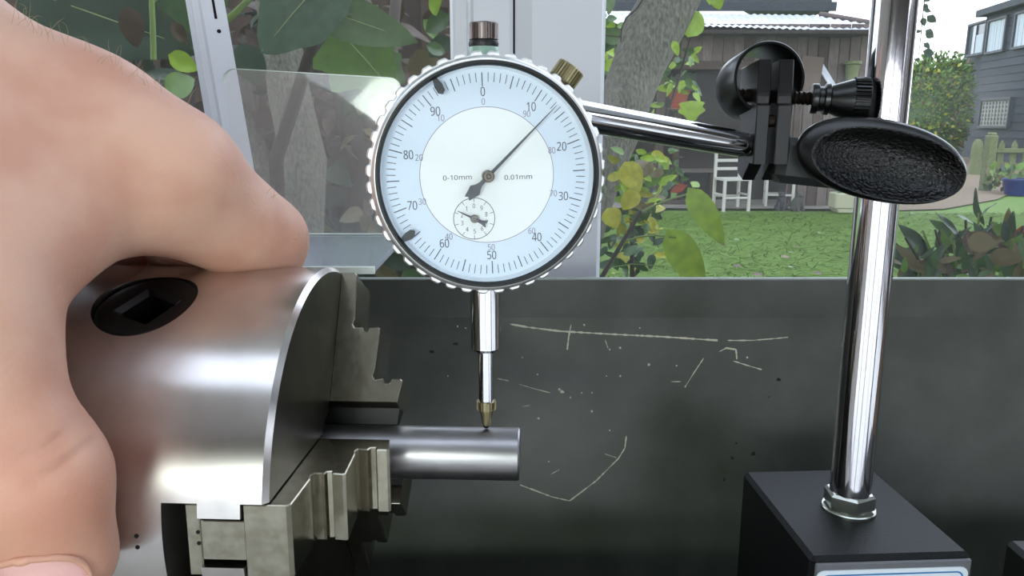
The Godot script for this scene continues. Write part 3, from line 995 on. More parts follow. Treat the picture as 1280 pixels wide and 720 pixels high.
func dial():
	var d0 := Vector3(-6.0, -12.4, -186.6)
	var yw := deg_to_rad(8.0)
	var D := Transform3D(Basis(Vector3(cos(yw), 0, -sin(yw)), Vector3.UP, Vector3(sin(yw), 0, cos(yw))), d0)
	var roll := deg_to_rad(2.8)
	var o := thing("dial_indicator", w3(d0), "round white-faced dial indicator with scalloped silver bezel, plunger resting on the steel bar", "dial indicator")
	var g := Geo.new()
	var lie := Transform3D(LIE, Vector3.ZERO)
	# case behind the bezel
	g.xf = D
	g.lathe([Vector2(0, -15), Vector2(24, -15), Vector2(26.5, -14), Vector2(27, -12.5), Vector2(27, -1), Vector2(0, -1)], lie, 72)
	g.box(Vector3(0, 0, -17.5), Vector3(10, 22, 6), 1)
	obj("case", g, M.satin_alloy, o)
	# bezel: scalloped flange, then the turned ring in front
	g = Geo.new()
	g.xf = D
	var sc := PackedVector2Array()
	for k in 44:
		for q in [[0.0, 28.45], [0.10, 29.0], [0.2, 29.15], [0.5, 29.15], [0.6, 29.0], [0.70, 28.45], [0.85, 28.3]]:
			var a: float = TAU * (k + q[0]) / 44 + 0.04
			sc.append(Vector2(cos(a), sin(a)) * q[1])
	for i in sc.size():
		var j := (i + 1) % sc.size()
		var e := sc[j] - sc[i]
		var sn := Vector3(e.y, -e.x, 0).normalized()
		var A := Vector3(sc[i].x, sc[i].y, 0)
		var B := Vector3(sc[j].x, sc[j].y, 0)
		var up := Vector3(0, 0, 1.2)
		var dn := Vector3(0, 0, -3.5)
		var ai := A.normalized() * (A.length() - 0.4)
		var bi := B.normalized() * (B.length() - 0.4)
		g.quad(A + dn, B + dn, B + up, A + up, sn)
		g.quad(A + up, B + up, bi + up * 1.35, ai + up * 1.35, (sn + Vector3.BACK).normalized())
		g.quad(ai + up * 1.35, bi + up * 1.35, B.normalized() * 27.6 + up * 1.35, A.normalized() * 27.6 + up * 1.35, Vector3.BACK)
		g.quad(A + dn, B + dn, B.normalized() * 26.9 + dn, A.normalized() * 26.9 + dn, Vector3.FORWARD)
	var bezel := obj("bezel", g, M.satin_alloy, o)
	g = Geo.new()
	g.xf = D
	g.lathe([Vector2(28.1, 1.4), Vector2(28.0, 2.6), Vector2(27.6, 3.6), Vector2(26.9, 4.2), Vector2(26.75, 4.2)], lie, 120, 50)
	obj("front_ring", g, M.satin_alloy, bezel)
	g = Geo.new()
	g.xf = D
	g.lathe([Vector2(26.85, 3.9), Vector2(26.8, 4.4), Vector2(26.2, 4.4), Vector2(25.7, 3.7), Vector2(25.65, 3.2)], lie, 120, 50)
	obj("seal_ring", g, M.black_rubber, bezel)
	g = Geo.new()
	g.xf = D
	g.lathe([Vector2(25.7, 3.3), Vector2(25.3, 0.0)], lie, 96)
	obj("inner_wall", g, M.satin_alloy, bezel)
	# printed face
	g = Geo.new()
	g.xf = D
	g.lathe([Vector2(0, -1.0), Vector2(26, -1.0), Vector2(26, 0), Vector2(16.35, 0)], lie, 96)
	var face := obj("dial_face", g, M.dial_blue, o)
	g = Geo.new()
	g.xf = D
	g.lathe([Vector2(16.35, 0.0), Vector2(0, 0.0)], lie, 96)
	obj("centre_field", g, M.dial_white, face)
	var Pr := D * Transform3D(Basis(Vector3.BACK, roll), Vector3(0, 0, 0.05))
	g = Geo.new()
	g.xf = Pr
	for k in 100:
		var a := TAU * k / 100.0
		var dr := Vector3(sin(a), cos(a), 0)
		var sd := Vector3(cos(a), -sin(a), 0)
		var r0 := 21.25 if k % 5 == 0 else 22.1
		if k % 10 == 0: r0 = 21.1
		var w := 0.12 if k % 5 == 0 else 0.085
		g.quad(dr * r0 - sd * w, dr * 24.3 - sd * w, dr * 24.3 + sd * w, dr * r0 + sd * w, Vector3.BACK)
	obj("graduations", g, M.ink, face).set_meta("kind", "stuff")
	for ringdef in [[16.28, 16.42, Vector3.ZERO], [5.0, 5.16, Vector3(-3.3, -10.4, 0)]]:
		g = Geo.new()
		g.xf = D * Transform3D(Basis.IDENTITY, ringdef[2] + Vector3(0, 0, 0.05))
		g.lathe([Vector2(ringdef[1], 0), Vector2(ringdef[0], 0)], lie, 96)
		if ringdef[0] < 6:
			for k in 10:
				var a := TAU * k / 10.0
				var dr := Vector3(sin(a), cos(a), 0)
				var sd := Vector3(cos(a), -sin(a), 0) * 0.06
				g.quad(dr * 4.05 - sd, dr * 5.05 - sd, dr * 5.05 + sd, dr * 4.05 + sd, Vector3.BACK)
		obj("printed_ring", g, M.ink if ringdef[0] < 6 else M.ink_soft, face)
	var texts := []
	for k in 10:
		var a := TAU * k / 10.0 - roll
		var dr := Vector3(sin(a), cos(a), 0)
		texts.append([str(k * 10), dr * 19.9 * (0.985 if k else 1.0), 2.1, M.ink, "numeral", 0.80])
		texts.append([str((100 - k * 10) % 100), dr * (17.6 if k in [0, 1, 4, 5, 6, 9] else 17.0), 1.5, M.ink_soft, "small_numeral", 0.85])
		var b := -TAU * k / 10.0 - roll * 0.5
		texts.append([str(k), Vector3(-3.3, -10.4, 0) + Vector3(sin(b), cos(b), 0) * 3.15, 1.1, M.ink, "small_numeral", 0.85])
	texts.append(["0-10mm", Vector3(-7.3, -0.35, 0), 1.15, M.ink, "printed_text", 1.18])
	texts.append(["0.01mm", Vector3(7.6, -0.35, 0), 1.15, M.ink, "printed_text", 1.18])
	for t in texts:
		var tm: TextMesh = lettering(t[0], t[2])[0]
		g = Geo.new()
		var bb := tm.get_aabb()
		g.xf = D * Transform3D(Basis(Vector3.BACK, roll * 0.6), t[1] + Vector3(0, 0, 0.06))
		g.add_mesh(tm, Transform3D(Basis.from_scale(Vector3(t[5], 1, 1)), -bb.get_center() * Vector3(t[5], 1, 1)))
		obj(t[4], g, t[3], face)
	# hands
	g = Geo.new()
	g.xf = D * Transform3D(Basis(Vector3.BACK, deg_to_rad(-44.8)), Vector3(0, 0, 2.0))
	g.prism(PackedVector2Array([Vector2(-0.42, 0), Vector2(-0.13, 20), Vector2(-0.05, 23.6), Vector2(0.05, 23.6), Vector2(0.13, 20), Vector2(0.42, 0), Vector2(0.5, -1.2), Vector2(0.55, -2.6), Vector2(0.9, -3.6), Vector2(1.55, -4.6), Vector2(0.75, -7.4), Vector2(0, -6.9), Vector2(-0.75, -7.4), Vector2(-1.55, -4.6), Vector2(-0.9, -3.6), Vector2(-0.55, -2.6), Vector2(-0.5, -1.2)]), 0, 0.25)
	obj("needle", g, M.needle_black, o)
	g = Geo.new()
	g.xf = D * Transform3D(Basis(Vector3.BACK, deg_to_rad(64)), Vector3(-3.3, -10.4, 0.8))
	g.prism(PackedVector2Array([Vector2(-0.3, 0), Vector2(-0.06, 4.6), Vector2(0.06, 4.6), Vector2(0.3, 0), Vector2(0.45, -1.8), Vector2(1.0, -3.2), Vector2(0.1, -2.9), Vector2(-0.8, -3.4), Vector2(-0.45, -1.8)]), 0, 0.2)
	obj("small_needle", g, M.needle_black, o)
	for cp in [[Vector3.ZERO, 1.45, 0.05, 3.0], [Vector3(-3.3, -10.4, 0), 1.0, 0.05, 1.5]]:
		g = Geo.new()
		g.xf = D * Transform3D(Basis.IDENTITY, cp[0])
		var r: float = cp[1]
		g.lathe([Vector2(0, cp[2]), Vector2(r, cp[2]), Vector2(r, cp[3] - 0.3), Vector2(r * 0.8, cp[3]), Vector2(r * 0.45, cp[3]), Vector2(r * 0.3, cp[3] - 0.25), Vector2(0, cp[3] - 0.3)], lie, 24)
		obj("needle_hub", g, M.cap_metal, o)
	# limit markers clipped inside the seal
	for mk in [[Vector2(-11.9, 21.6), 0.0], [Vector2(-20.2, -14.5), 0.0]]:
		var p: Vector2 = mk[0]
		var ang := p.angle() + PI
		g = Geo.new()
		g.xf = D * Transform3D(Basis(Vector3.BACK, ang), Vector3(p.x, p.y, 2.2))
		g.prism(PackedVector2Array([Vector2(-2.6, -0.5), Vector2(-1.0, -0.55), Vector2(0.6, -1.0), Vector2(2.2, -0.9), Vector2(2.9, 0), Vector2(2.2, 0.9), Vector2(0.6, 1.0), Vector2(-1.0, 0.55), Vector2(-2.6, 0.5)]), 0, 0.6, Transform3D.IDENTITY, 0.15)
		obj("limit_marker", g, M.black_rubber, o)
	g = Geo.new()
	g.xf = D
	g.lathe([Vector2(0, 2.7), Vector2(25.6, 2.7), Vector2(25.6, 3.4), Vector2(12, 3.75), Vector2(0, 3.9)], lie, 72)
	obj("crystal", g, M.crystal, o)
	# plunger: sleeve, spindle, knurled contact holder and tip; cap on top
	var ax := Vector3(-7.0, 0, -196.1)
	var tip := -81.9
	var V := Transform3D(Basis.IDENTITY, ax)
	g = Geo.new()
	g.xf = V
	g.lathe([Vector2(0, -59.5), Vector2(3.2, -59.5), Vector2(4.0, -58.6), Vector2(4.0, -36), Vector2(0, -36)], Transform3D.IDENTITY, 40)
	obj("sleeve", g, M.chrome, o)
	g = Geo.new()
	g.xf = V
	g.lathe([Vector2(0, -74), Vector2(2.0, -74), Vector2(2.0, -59), Vector2(0, -59)], Transform3D.IDENTITY, 32)
	var spindle := obj("spindle", g, M.chrome, o)
	g = Geo.new()
	g.xf = V
	g.prism(star(2.35, 2.65, 20), 0, 2.4, Transform3D(Basis(Vector3(1, 0, 0), Vector3(0, 0, 1), Vector3(0, -1, 0)), Vector3(0, -74 + 0.2, 0)))
	g.lathe([Vector2(0, tip + 1.0), Vector2(1.0, tip + 1.0), Vector2(1.25, tip + 1.5), Vector2(1.9, -76.2), Vector2(0, -76.2)], Transform3D.IDENTITY, 28)
	obj("contact_point", g, M.brass_steel, spindle)
	g = Geo.new()
	g.xf = V
	g.ball(Vector3(0, tip + 1.1, 0), Vector3.ONE * 1.05)
	obj("ball_tip", g, M.carbide, spindle)
	g = Geo.new()
	g.xf = V
	g.lathe([Vector2(0, 13.5), Vector2(3.5, 13.5), Vector2(3.7, 14.2), Vector2(3.8, 17.6), Vector2(3.5, 18.6), Vector2(0, 18.6)], Transform3D.IDENTITY, 32)
	var cap := obj("cap_washer", g, M.green_washer, o)
	g = Geo.new()
	g.xf = V
	g.lathe([Vector2(0, 18.5), Vector2(3.55, 18.5), Vector2(3.75, 19.2), Vector2(3.55, 20.0), Vector2(0, 20.0)], Transform3D.IDENTITY, 32)
	obj("cap_ring", g, M.black_rubber, cap)
	g = Geo.new()
	g.xf = V
	g.prism(star(3.35, 3.6, 30), 20.0, 24.2, Transform3D(Basis(Vector3(1, 0, 0), Vector3(0, 0, -1), Vector3(0, 1, 0)), Vector3.ZERO), 0.25)
	g.lathe([Vector2(2.6, 24.1), Vector2(1.6, 24.5), Vector2(0, 24.7)], Transform3D.IDENTITY, 24)
	obj("knurled_cap", g, M.knurl_steel, o)
	# bezel lock screw, upper right
	g = Geo.new()
	var s0 := D * Vector3(18.0, 20.8, -6)
	var s1 := D * Vector3(22.6, 27.1, -6)
	var A := along(s0, s1)
	g.xf = Transform3D(A.basis * Basis(Vector3(1, 0, 0), Vector3(0, 0, -1), Vector3(0, 1, 0)), s0)
	g.prism(star(3.35, 3.65, 26), 2.2, 6.6, Transform3D.IDENTITY, 0.3)
	g.xf = Transform3D(A.basis, s0)
	g.lathe([Vector2(0, -3), Vector2(1.6, -3), Vector2(1.6, 2.4), Vector2(0, 2.4)], Transform3D.IDENTITY, 16)
	obj("lock_screw", g, M.brass_steel, o)


func stand():
	var foot := Vector3(113.5, -127.7, -236.5)
	var o := thing("magnetic_stand", w3(foot - Vector3(0, 55, 0)), "chrome post and arm on a black magnetic base, with an oval black clamp knob", "magnetic stand")
	var bas := Basis(Vector3.UP, deg_to_rad(3.0))
	# base box
	var g := Geo.new()
	g.xf = Transform3D(bas, foot)
	g.box(Vector3(0, -27.5, -0.5), Vector3(50, 55, 59), 1.4)
	var base := obj("base", g, M.crinkle_black, o)
	g = Geo.new()
	g.xf = Transform3D(bas, foot)
	g.box(Vector3(0.5, -28.3, 29.3), Vector3(48.5, 53.4, 1.2), 0.4)
	obj("front_plate", g, M.label_grey, base)
	var rr := func(hw: float, y0: float, y1: float, r: float) -> PackedVector2Array:
		var p := PackedVector2Array()
		for q in [[hw - r, y1 - r, 0], [-hw + r, y1 - r, 1], [-hw + r, y0 + r, 2], [hw - r, y0 + r, 3]]:
			for k in 5:
				var a: float = (q[2] + k / 4.0) * PI / 2
				p.append(Vector2(q[0] + cos(a) * r, q[1] + sin(a) * r))
		return p
	g = Geo.new()
	g.xf = Transform3D(bas, foot)
	g.prism(rr.call(23.6, -46.0, -3.7, 2.5), 29.9, 30.3)
	var label := obj("label", g, M.label_white, base)
	g = Geo.new()
	g.xf = Transform3D(bas, foot)
	var ro: PackedVector2Array = rr.call(22.2, -44.6, -5.0, 2.2)
	var ri: PackedVector2Array = rr.call(21.7, -44.1, -5.5, 1.8)
	for k in ro.size():
		var j := (k + 1) % ro.size()
		g.quad(Vector3(ro[k].x, ro[k].y, 30.36), Vector3(ro[j].x, ro[j].y, 30.36), Vector3(ri[j].x, ri[j].y, 30.36), Vector3(ri[k].x, ri[k].y, 30.36), Vector3.BACK)
	obj("label_border", g, M.label_blue, label)
	# post, nut, washer
	var p0 := Vector3(114.0, -127.7, -236.0)
	var p1 := Vector3(113.0, 75, -237.5)
	var A := along(p0, p1)
	var L := p0.distance_to(p1)
	g = Geo.new()
	g.lathe([Vector2(0, -3), Vector2(6.5, -3), Vector2(6.5, L - 1), Vector2(5.6, L), Vector2(0, L)], A, 64)
	var post := obj("post", g, M.worn_chrome, o)
	g = Geo.new()
	g.lathe([Vector2(0, 0), Vector2(8.7, 0), Vector2(8.7, 0.9), Vector2(8.4, 1.2), Vector2(0, 1.2)], A, 48)
	obj("washer", g, M.zinc, post)
	g = Geo.new()
	var hexa := PackedVector2Array()
	for k in 6:
		hexa.append(Vector2(cos(k * TAU / 6 + 0.42), sin(k * TAU / 6 + 0.42)) * 8.2)
	var up := Transform3D(A.basis * Basis(Vector3(1, 0, 0), Vector3(0, 0, -1), Vector3(0, 1, 0)), p0)
	g.prism(hexa, 1.2, 6.9, up, 0.8)
	obj("hex_nut", g, M.zinc, post)
	# rod to the dial
	var r0 := Vector3(13.5, 2.75, -204.2)
	var r1 := Vector3(74.8, -6.8, -240.2)
	var B := along(r0, r1)
	var Lr := r0.distance_to(r1)
	g = Geo.new()
	g.lathe([Vector2(0, 0), Vector2(3.6, 0), Vector2(4.0, 0.5), Vector2(4.0, Lr - 5.5), Vector2(3.5, Lr - 5.2), Vector2(3.3, Lr - 3.5), Vector2(3.5, Lr - 3.2), Vector2(3.4, Lr), Vector2(0, Lr)], B, 48)
	obj("rod", g, M.chrome, o)
	# lug that ties the rod to the back of the dial
	g = Geo.new()
	g.box(Vector3(7, 2, -210), Vector3(20, 8, 6), 1.5)
	g.box(Vector3(-3, -6, -208.5), Vector3(7, 20, 4), 1)
	obj("lug", g, M.satin_alloy, o)
	# split ring clamp with its two cheeks
	var f := Vector3(78.6, 13.7, -240.3)
	var bk := Vector3(77.9, 11.5, -258.3)
	var R := along(bk, f)
	var Lg := bk.distance_to(f)
	# angles from the lathe's own z axis: leave the gap at the bottom
	var down := (R.basis.inverse() * Vector3(0.1, -1, 0)).normalized()
	var gap := atan2(down.x, down.z)
	g = Geo.new()
	g.lathe([Vector2(10.0, 0), Vector2(11.1, 0), Vector2(11.1, Lg - 0.3), Vector2(10.9, Lg), Vector2(10.2, Lg), Vector2(10.0, Lg - 0.3), Vector2(10.0, 0)], R, 72, 35, gap + 0.42, gap + TAU - 0.42)
	var ring := obj("split_ring", g, M.black_plastic, o)
	var side := Transform3D(Basis(Vector3(0, 0, 1), Vector3(0, 1, 0), Vector3(-1, 0, 0)), Vector3.ZERO)   # profile z, y pushed along -x
	for s in [[73.0, 77.0], [79.2, 83.6]]:
		g = Geo.new()
		g.prism(PackedVector2Array([Vector2(-234, 18.6), Vector2(-252, 17.2), Vector2(-252, 3), Vector2(-249, 1.5), Vector2(-249, -15.5), Vector2(-243, -17.5), Vector2(-236.5, -12.0), Vector2(-233, -12.0), Vector2(-232.7, 5.2), Vector2(-233.6, 6.0), Vector2(-233.6, 8.0), Vector2(-233.2, 9.0)]), -s[1], -s[0], side, 0.3)
		obj("cheek", g, M.black_plastic, ring)
	g = Geo.new()
	g.lathe([Vector2(0, 0), Vector2(1.9, 0), Vector2(1.9, 9), Vector2(0, 9)], along(Vector3(74, 0.8, -236), Vector3(84, 0.8, -236)), 20)
	obj("cheek_pin", g, M.threaded_steel, ring)
	# tightening screw with its knurled knob
	var k0 := Vector3(70, 8.6, -243.2)
	var k1 := Vector3(106.5, 6.6, -234.0)
	var K := along(k0, k1)
	var th := [Vector2(0, 0)]
	for i in 36:
		th.append(Vector2(1.75 if i % 2 else 2.15, i * 0.65))
	th.append(Vector2(0, 24))
	g = Geo.new()
	g.lathe(th, K, 20, 20)
	obj("threaded_bolt", g, M.threaded_steel, o)
	g = Geo.new()
	g.lathe([Vector2(0, 21.5), Vector2(4.2, 21.5), Vector2(4.5, 22), Vector2(4.5, 23.4), Vector2(3.7, 23.8), Vector2(3.7, 25), Vector2(4.6, 25.3), Vector2(4.8, 26.6), Vector2(4.2, 27.1), Vector2(4.9, 29), Vector2(6.2, 32.8), Vector2(6.3, 33.2), Vector2(0, 33.2)], K, 48)
	g.xf = Transform3D(K.basis * Basis(Vector3(1, 0, 0), Vector3(0, 0, -1), Vector3(0, 1, 0)), K.origin)
	g.prism(star(6.3, 6.9, 34), 33.0, 37.6, Transform3D.IDENTITY, 0.3)
	obj("knob", g, M.black_plastic, o)
	# swivel block and collar on the post
	g = Geo.new()
	g.lathe([Vector2(6.4, -9), Vector2(9.0, -9), Vector2(10, -8), Vector2(10, 6), Vector2(9.0, 7), Vector2(6.4, 7)], along(Vector3(113.6, -12, -236.9), Vector3(113.5, 20, -237)), 40)
	g.box(Vector3(94, -12, -239), Vector3(26, 14, 12), 2.5, Basis(Vector3.BACK, deg_to_rad(-6)))
	obj("swivel_block", g, M.grey_plastic, o)
	# oval clamp knob: shoulder, rim, dished leathery face
	var oc := Vector3(106.9, -10.9, -223.5)
	var zz := (Vector3(-0.28, 0.10, 1)).normalized()
	var xx := (Vector3(cos(deg_to_rad(-13)), sin(deg_to_rad(-13)), 0))
	xx = (xx - zz * zz.dot(xx)).normalized()
	var O := Transform3D(Basis(xx, zz.cross(xx), zz), oc)
	var rim := Geo.new()
	var pad := Geo.new()
	rim.xf = O
	pad.xf = O
	# offset x, y, half length, half height, level
	var secs := [[-2.0, 0.5, 14.0, 6.5, -9.0], [-1.6, 0.6, 20.5, 9.2, -8.0], [-1.2, 0.7, 22.2, 11.0, -5.0], [-0.8, 0.5, 22.9, 11.6, -2.0], [-0.5, 0.4, 22.9, 11.6, 0.6], [0.3, 0.0, 22.3, 11.1, 1.9], [1.6, -0.5, 20.8, 9.9, 2.9]]
	var inner := [[1.6, -0.5, 20.8, 9.9, 2.9], [1.7, -0.6, 20.2, 9.4, 3.0], [1.6, -0.5, 18.8, 8.3, 1.2], [1.1, -0.4, 14.0, 6.0, -2.0], [1.2, -0.4, 7.0, 3.0, -3.4], [1.2, -0.4, 0.0, 0.0, -3.8]]
	for set_ in [[secs, rim], [inner, pad]]:
		var S: Array = set_[0]
		var gg: Geo = set_[1]
		var seg := 72
		var pt := func(i: int, k: int) -> Vector3:
			var a := TAU * k / seg
			var e := 2.0 / 2.15
			return Vector3(S[i][0] + S[i][2] * signf(cos(a)) * pow(absf(cos(a)), e), S[i][1] + S[i][3] * signf(sin(a)) * pow(absf(sin(a)), e), S[i][4])
		var nrm := func(i: int, k: int) -> Vector3:
			var i0 := maxi(i - 1, 0)
			var i1 := mini(i + 1, S.size() - 1)
			var du: Vector3 = pt.call(i1, k) - pt.call(i0, k)
			var dk: Vector3 = pt.call(mini(i, S.size() - 2), k + 1) - pt.call(mini(i, S.size() - 2), k - 1)
			return dk.cross(du).normalized()
		for i in S.size() - 1:
			for k in seg:
				var q := [pt.call(i, k), pt.call(i, k + 1), pt.call(i + 1, k + 1), pt.call(i + 1, k)]
				var w := [nrm.call(i, k), nrm.call(i, k + 1), nrm.call(i + 1, k + 1), nrm.call(i + 1, k)]
				gg.tri(q[0], q[1], q[2], w[0], w[1], w[2])
				gg.tri(q[0], q[2], q[3], w[0], w[2], w[3])
	rim.face([O.basis.inverse() * (O.basis * Vector3(-16, 0.5, -9)), Vector3(-2, 7, -9), Vector3(12, 0.5, -9), Vector3(-2, -6, -9)], Vector3.ZERO)
	var oval := obj("oval_knob", rim, M.black_plastic, o)
	obj("textured_pad", pad, M.leather_plastic, oval)


func guard():
	var o := thing("chip_guard", w3(Vector3(-76, -46, -265)), "clear plastic chip guard with rounded corner standing behind the dial and chuck", "chip guard")
	var zt := -300.0
	var g := Geo.new()
	var x0 := -110.0
	var x1 := -42.5
	var ordered := PackedVector2Array()
	for k in range(0, 6): ordered.append(Vector2(x0 + 4.5 + cos(PI - k * PI / 10) * 4.5, 16.0 + sin(PI - k * PI / 10) * 4.5))
	for k in range(0, 6): ordered.append(Vector2(x1 - 4 + cos(PI / 2 - k * PI / 10) * 4, 13.2 + sin(PI / 2 - k * PI / 10) * 4))
	ordered.append(Vector2(x1, -43))
	ordered.append(Vector2(x0, -43))
	g.prism(ordered, zt - 1.0, zt + 1.0)
	obj("screen", g, M.acrylic, o)
	g = Geo.new()
	for k in ordered.size() - 1:
		var a := ordered[k]
		var b := ordered[k + 1]
		var d := (b - a).normalized() * 0.1
		var nn := Vector2(-d.y, d.x) * 2.5
		g.prism(PackedVector2Array([a - d, b + d, b + d + nn, a - d + nn]), zt - 1.05, zt + 1.05)
	g.prism(PackedVector2Array([Vector2(x0, ordered[0].y), Vector2(x0, -43), Vector2(x0 - 0.3, -43), Vector2(x0 - 0.3, ordered[0].y)]), zt - 1.05, zt + 1.05)
	obj("polished_edge", g, M.acrylic_edge, o)
	g = Geo.new()
	g.box(Vector3((x0 + x1) / 2, -44.2, -266.5), Vector3(x1 - x0, 2.0, 69), 0.2)
	obj("lip", g, M.acrylic_sky_haze, o)
	g = Geo.new()
	g.box(Vector3((x0 + x1) / 2, -44.4, -231.5), Vector3(x1 - x0, 2.4, 1.2), 0.2)
	obj("polished_edge", g, M.acrylic_edge, o)
	g = Geo.new()
	g.box(Vector3(-122, -58, -292), Vector3(24, 30, 12), 1)
	g.box(Vector3(-135, -75, -292), Vector3(6, 60, 12), 1)
	obj("hinge_bracket", g, M.bed_iron, o)


func outside_ground():
	var g := Geo.new(false)
	g.box(Vector3(0, -0.06, -40.5), Vector3(90, 0.1, 80))
	struct("lawn", g, M.lawn)
	g = Geo.new(false)
	g.box(Vector3(0, -0.06, 14), Vector3(60, 0.1, 24))
	struct("patio", g, M.pale_paving)
	g = Geo.new(false)
	var poly := [ground(1062, 266), ground(1180, 262), ground(1246, 250), ground(1300, 226), ground(1400, 190), ground(1230, 183), ground(1100, 183), ground(1050, 215)]
	for k in range(1, poly.size() - 1):
		g.tri(poly[0] + Vector3.UP * 0.012, poly[k] + Vector3.UP * 0.012, poly[k + 1] + Vector3.UP * 0.012, Vector3.UP, Vector3.UP, Vector3.UP)
	struct("driveway", g, M.gravel)
	g = Geo.new(false)
	poly = [ground(740, 262), ground(1075, 264), ground(1075, 225), ground(740, 225)]
	for k in range(1, 3):
		g.tri(poly[0] + Vector3.UP * 0.03, poly[k] + Vector3.UP * 0.03, poly[k + 1] + Vector3.UP * 0.03, Vector3.UP, Vector3.UP, Vector3.UP)
	struct("path", g, M.paving)


# ---- leaves: a folded, drooping blade of unit length along y
func blade(width: float, fold: float, droop: float, lobes := 0.0, point := 0.7, nu := 4, nv := 8) -> ArrayMesh:
	var g := Geo.new(false)
	var pt := func(i: int, k: int) -> Vector3:
		var v := float(k) / nv
		var u := 2.0 * i / nu - 1.0
		var w := width * 0.5 * pow(sin(PI * pow(v, point)), 0.75)
		if lobes > 0: w *= 1.0 + lobes * sin(v * 15.0) * (1.0 if i != nu / 2 else 0.0)
		return Vector3(u * w, v - 0.10 * absf(u) * width * (1.0 - v), fold * absf(u) * w - droop * v * v + 0.015 * sin(v * 9.0 + u * 2.0))
	var nrm := func(i: int, k: int) -> Vector3:
		var a: Vector3 = pt.call(mini(i + 1, nu), clampi(k, 1, nv - 1)) - pt.call(maxi(i - 1, 0), clampi(k, 1, nv - 1))
		var b: Vector3 = pt.call(i, mini(k + 1, nv)) - pt.call(i, maxi(k - 1, 0))
		return a.cross(b).normalized()
	for i in nu:
		for k in nv:
			var q := [pt.call(i, k), pt.call(i + 1, k), pt.call(i + 1, k + 1), pt.call(i, k + 1)]
			var w := [nrm.call(i, k), nrm.call(i + 1, k), nrm.call(i + 1, k + 1), nrm.call(i, k + 1)]
			g.tri(q[0], q[1], q[2], w[0], w[1], w[2])
			g.tri(q[0], q[2], q[3], w[0], w[2], w[3])
	return g.mesh()


var L := {}


func leaf(parent: Node, kind: String, m: Material, a: Vector3, b: Vector3, facing: Vector3, wide := 1.0) -> MeshInstance3D:
	var y := b - a
	var len := y.length()
	y /= len
	var z := (facing - y * y.dot(facing)).normalized()
	return put("leaf", L[kind], m, Transform3D(Basis(y.cross(z) * len * wide, y * len, z * len), a), parent)


func twig(parent: Node, called: String, m: Material, pts: Array, r0: float, r1: float, seg := 8):
	var g := Geo.new(false)
	var path := []
	var rad := []
	for k in pts.size():
		path.append(pts[k])
		rad.append(lerpf(r0, r1, float(k) / maxi(1, pts.size() - 1)))
	g.tube(path, rad, seg)
	return obj(called, g, m, parent)


func pxs(list: Array, d: float) -> Array:
	var out := []
	for q in list:
		out.append(at(q[0], q[1], d))
	return out


func to_eye(p: Vector3, jitter := 0.3) -> Vector3:
	return (EYE - p).normalized() + Vector3(rng.randf_range(-jitter, jitter), rng.randf_range(-jitter, jitter) + 0.2, rng.randf_range(-jitter, jitter))


func cloud_of_leaves(called: String, label: String, kind: String, m: Material, n: int, c: Vector3, r: Vector3, size: float, shell := 0.3):
	var mmesh := MultiMesh.new()
	mmesh.transform_format = MultiMesh.TRANSFORM_3D
	mmesh.mesh = L[kind]
	mmesh.instance_count = n
	for i in n:
		var d := Vector3(rng.randfn(), rng.randfn(), rng.randfn()).normalized()
		var p := c + d * r * lerpf(shell, 1.0, pow(rng.randf(), 0.6))
		var s := size * rng.randf_range(0.6, 1.3)
		var y := (d * 0.6 + Vector3(rng.randf_range(-1, 1), rng.randf_range(-0.9, 0.6), rng.randf_range(-1, 1))).normalized()
		var z := (d + Vector3(0, 0.5, 0.4)).cross(y).cross(y).normalized() * -1.0
		mmesh.set_instance_transform(i, Transform3D(Basis(y.cross(z) * s, y * s, z * s), p))
	var o := MultiMeshInstance3D.new()
	o.name = numbered(called)
	o.multimesh = mmesh
	o.material_override = m
	add_child(o)
	tag(o, label, "shrub")
	o.set_meta("kind", "stuff")


func garden():
	L.oval = blade(0.52, 0.25, 0.12)
	L.narrow = blade(0.34, 0.2, 0.18, 0.0, 0.8)
	L.broad = blade(0.95, 0.15, 0.15, 0.06, 0.62, 6, 10)
	L.round = blade(0.85, 0.12, 0.1, 0.0, 0.75)
	L.lobed = blade(0.9, 0.2, 0.2, 0.18, 0.6, 6, 12)
	L.tiny = blade(0.55, 0.2, 0.1, 0.0, 0.7, 2, 3)
	left_window_plants()
	right_window_plants()
	shed()
	porch_things()
	house()
	far_right()
	lawn_cover()


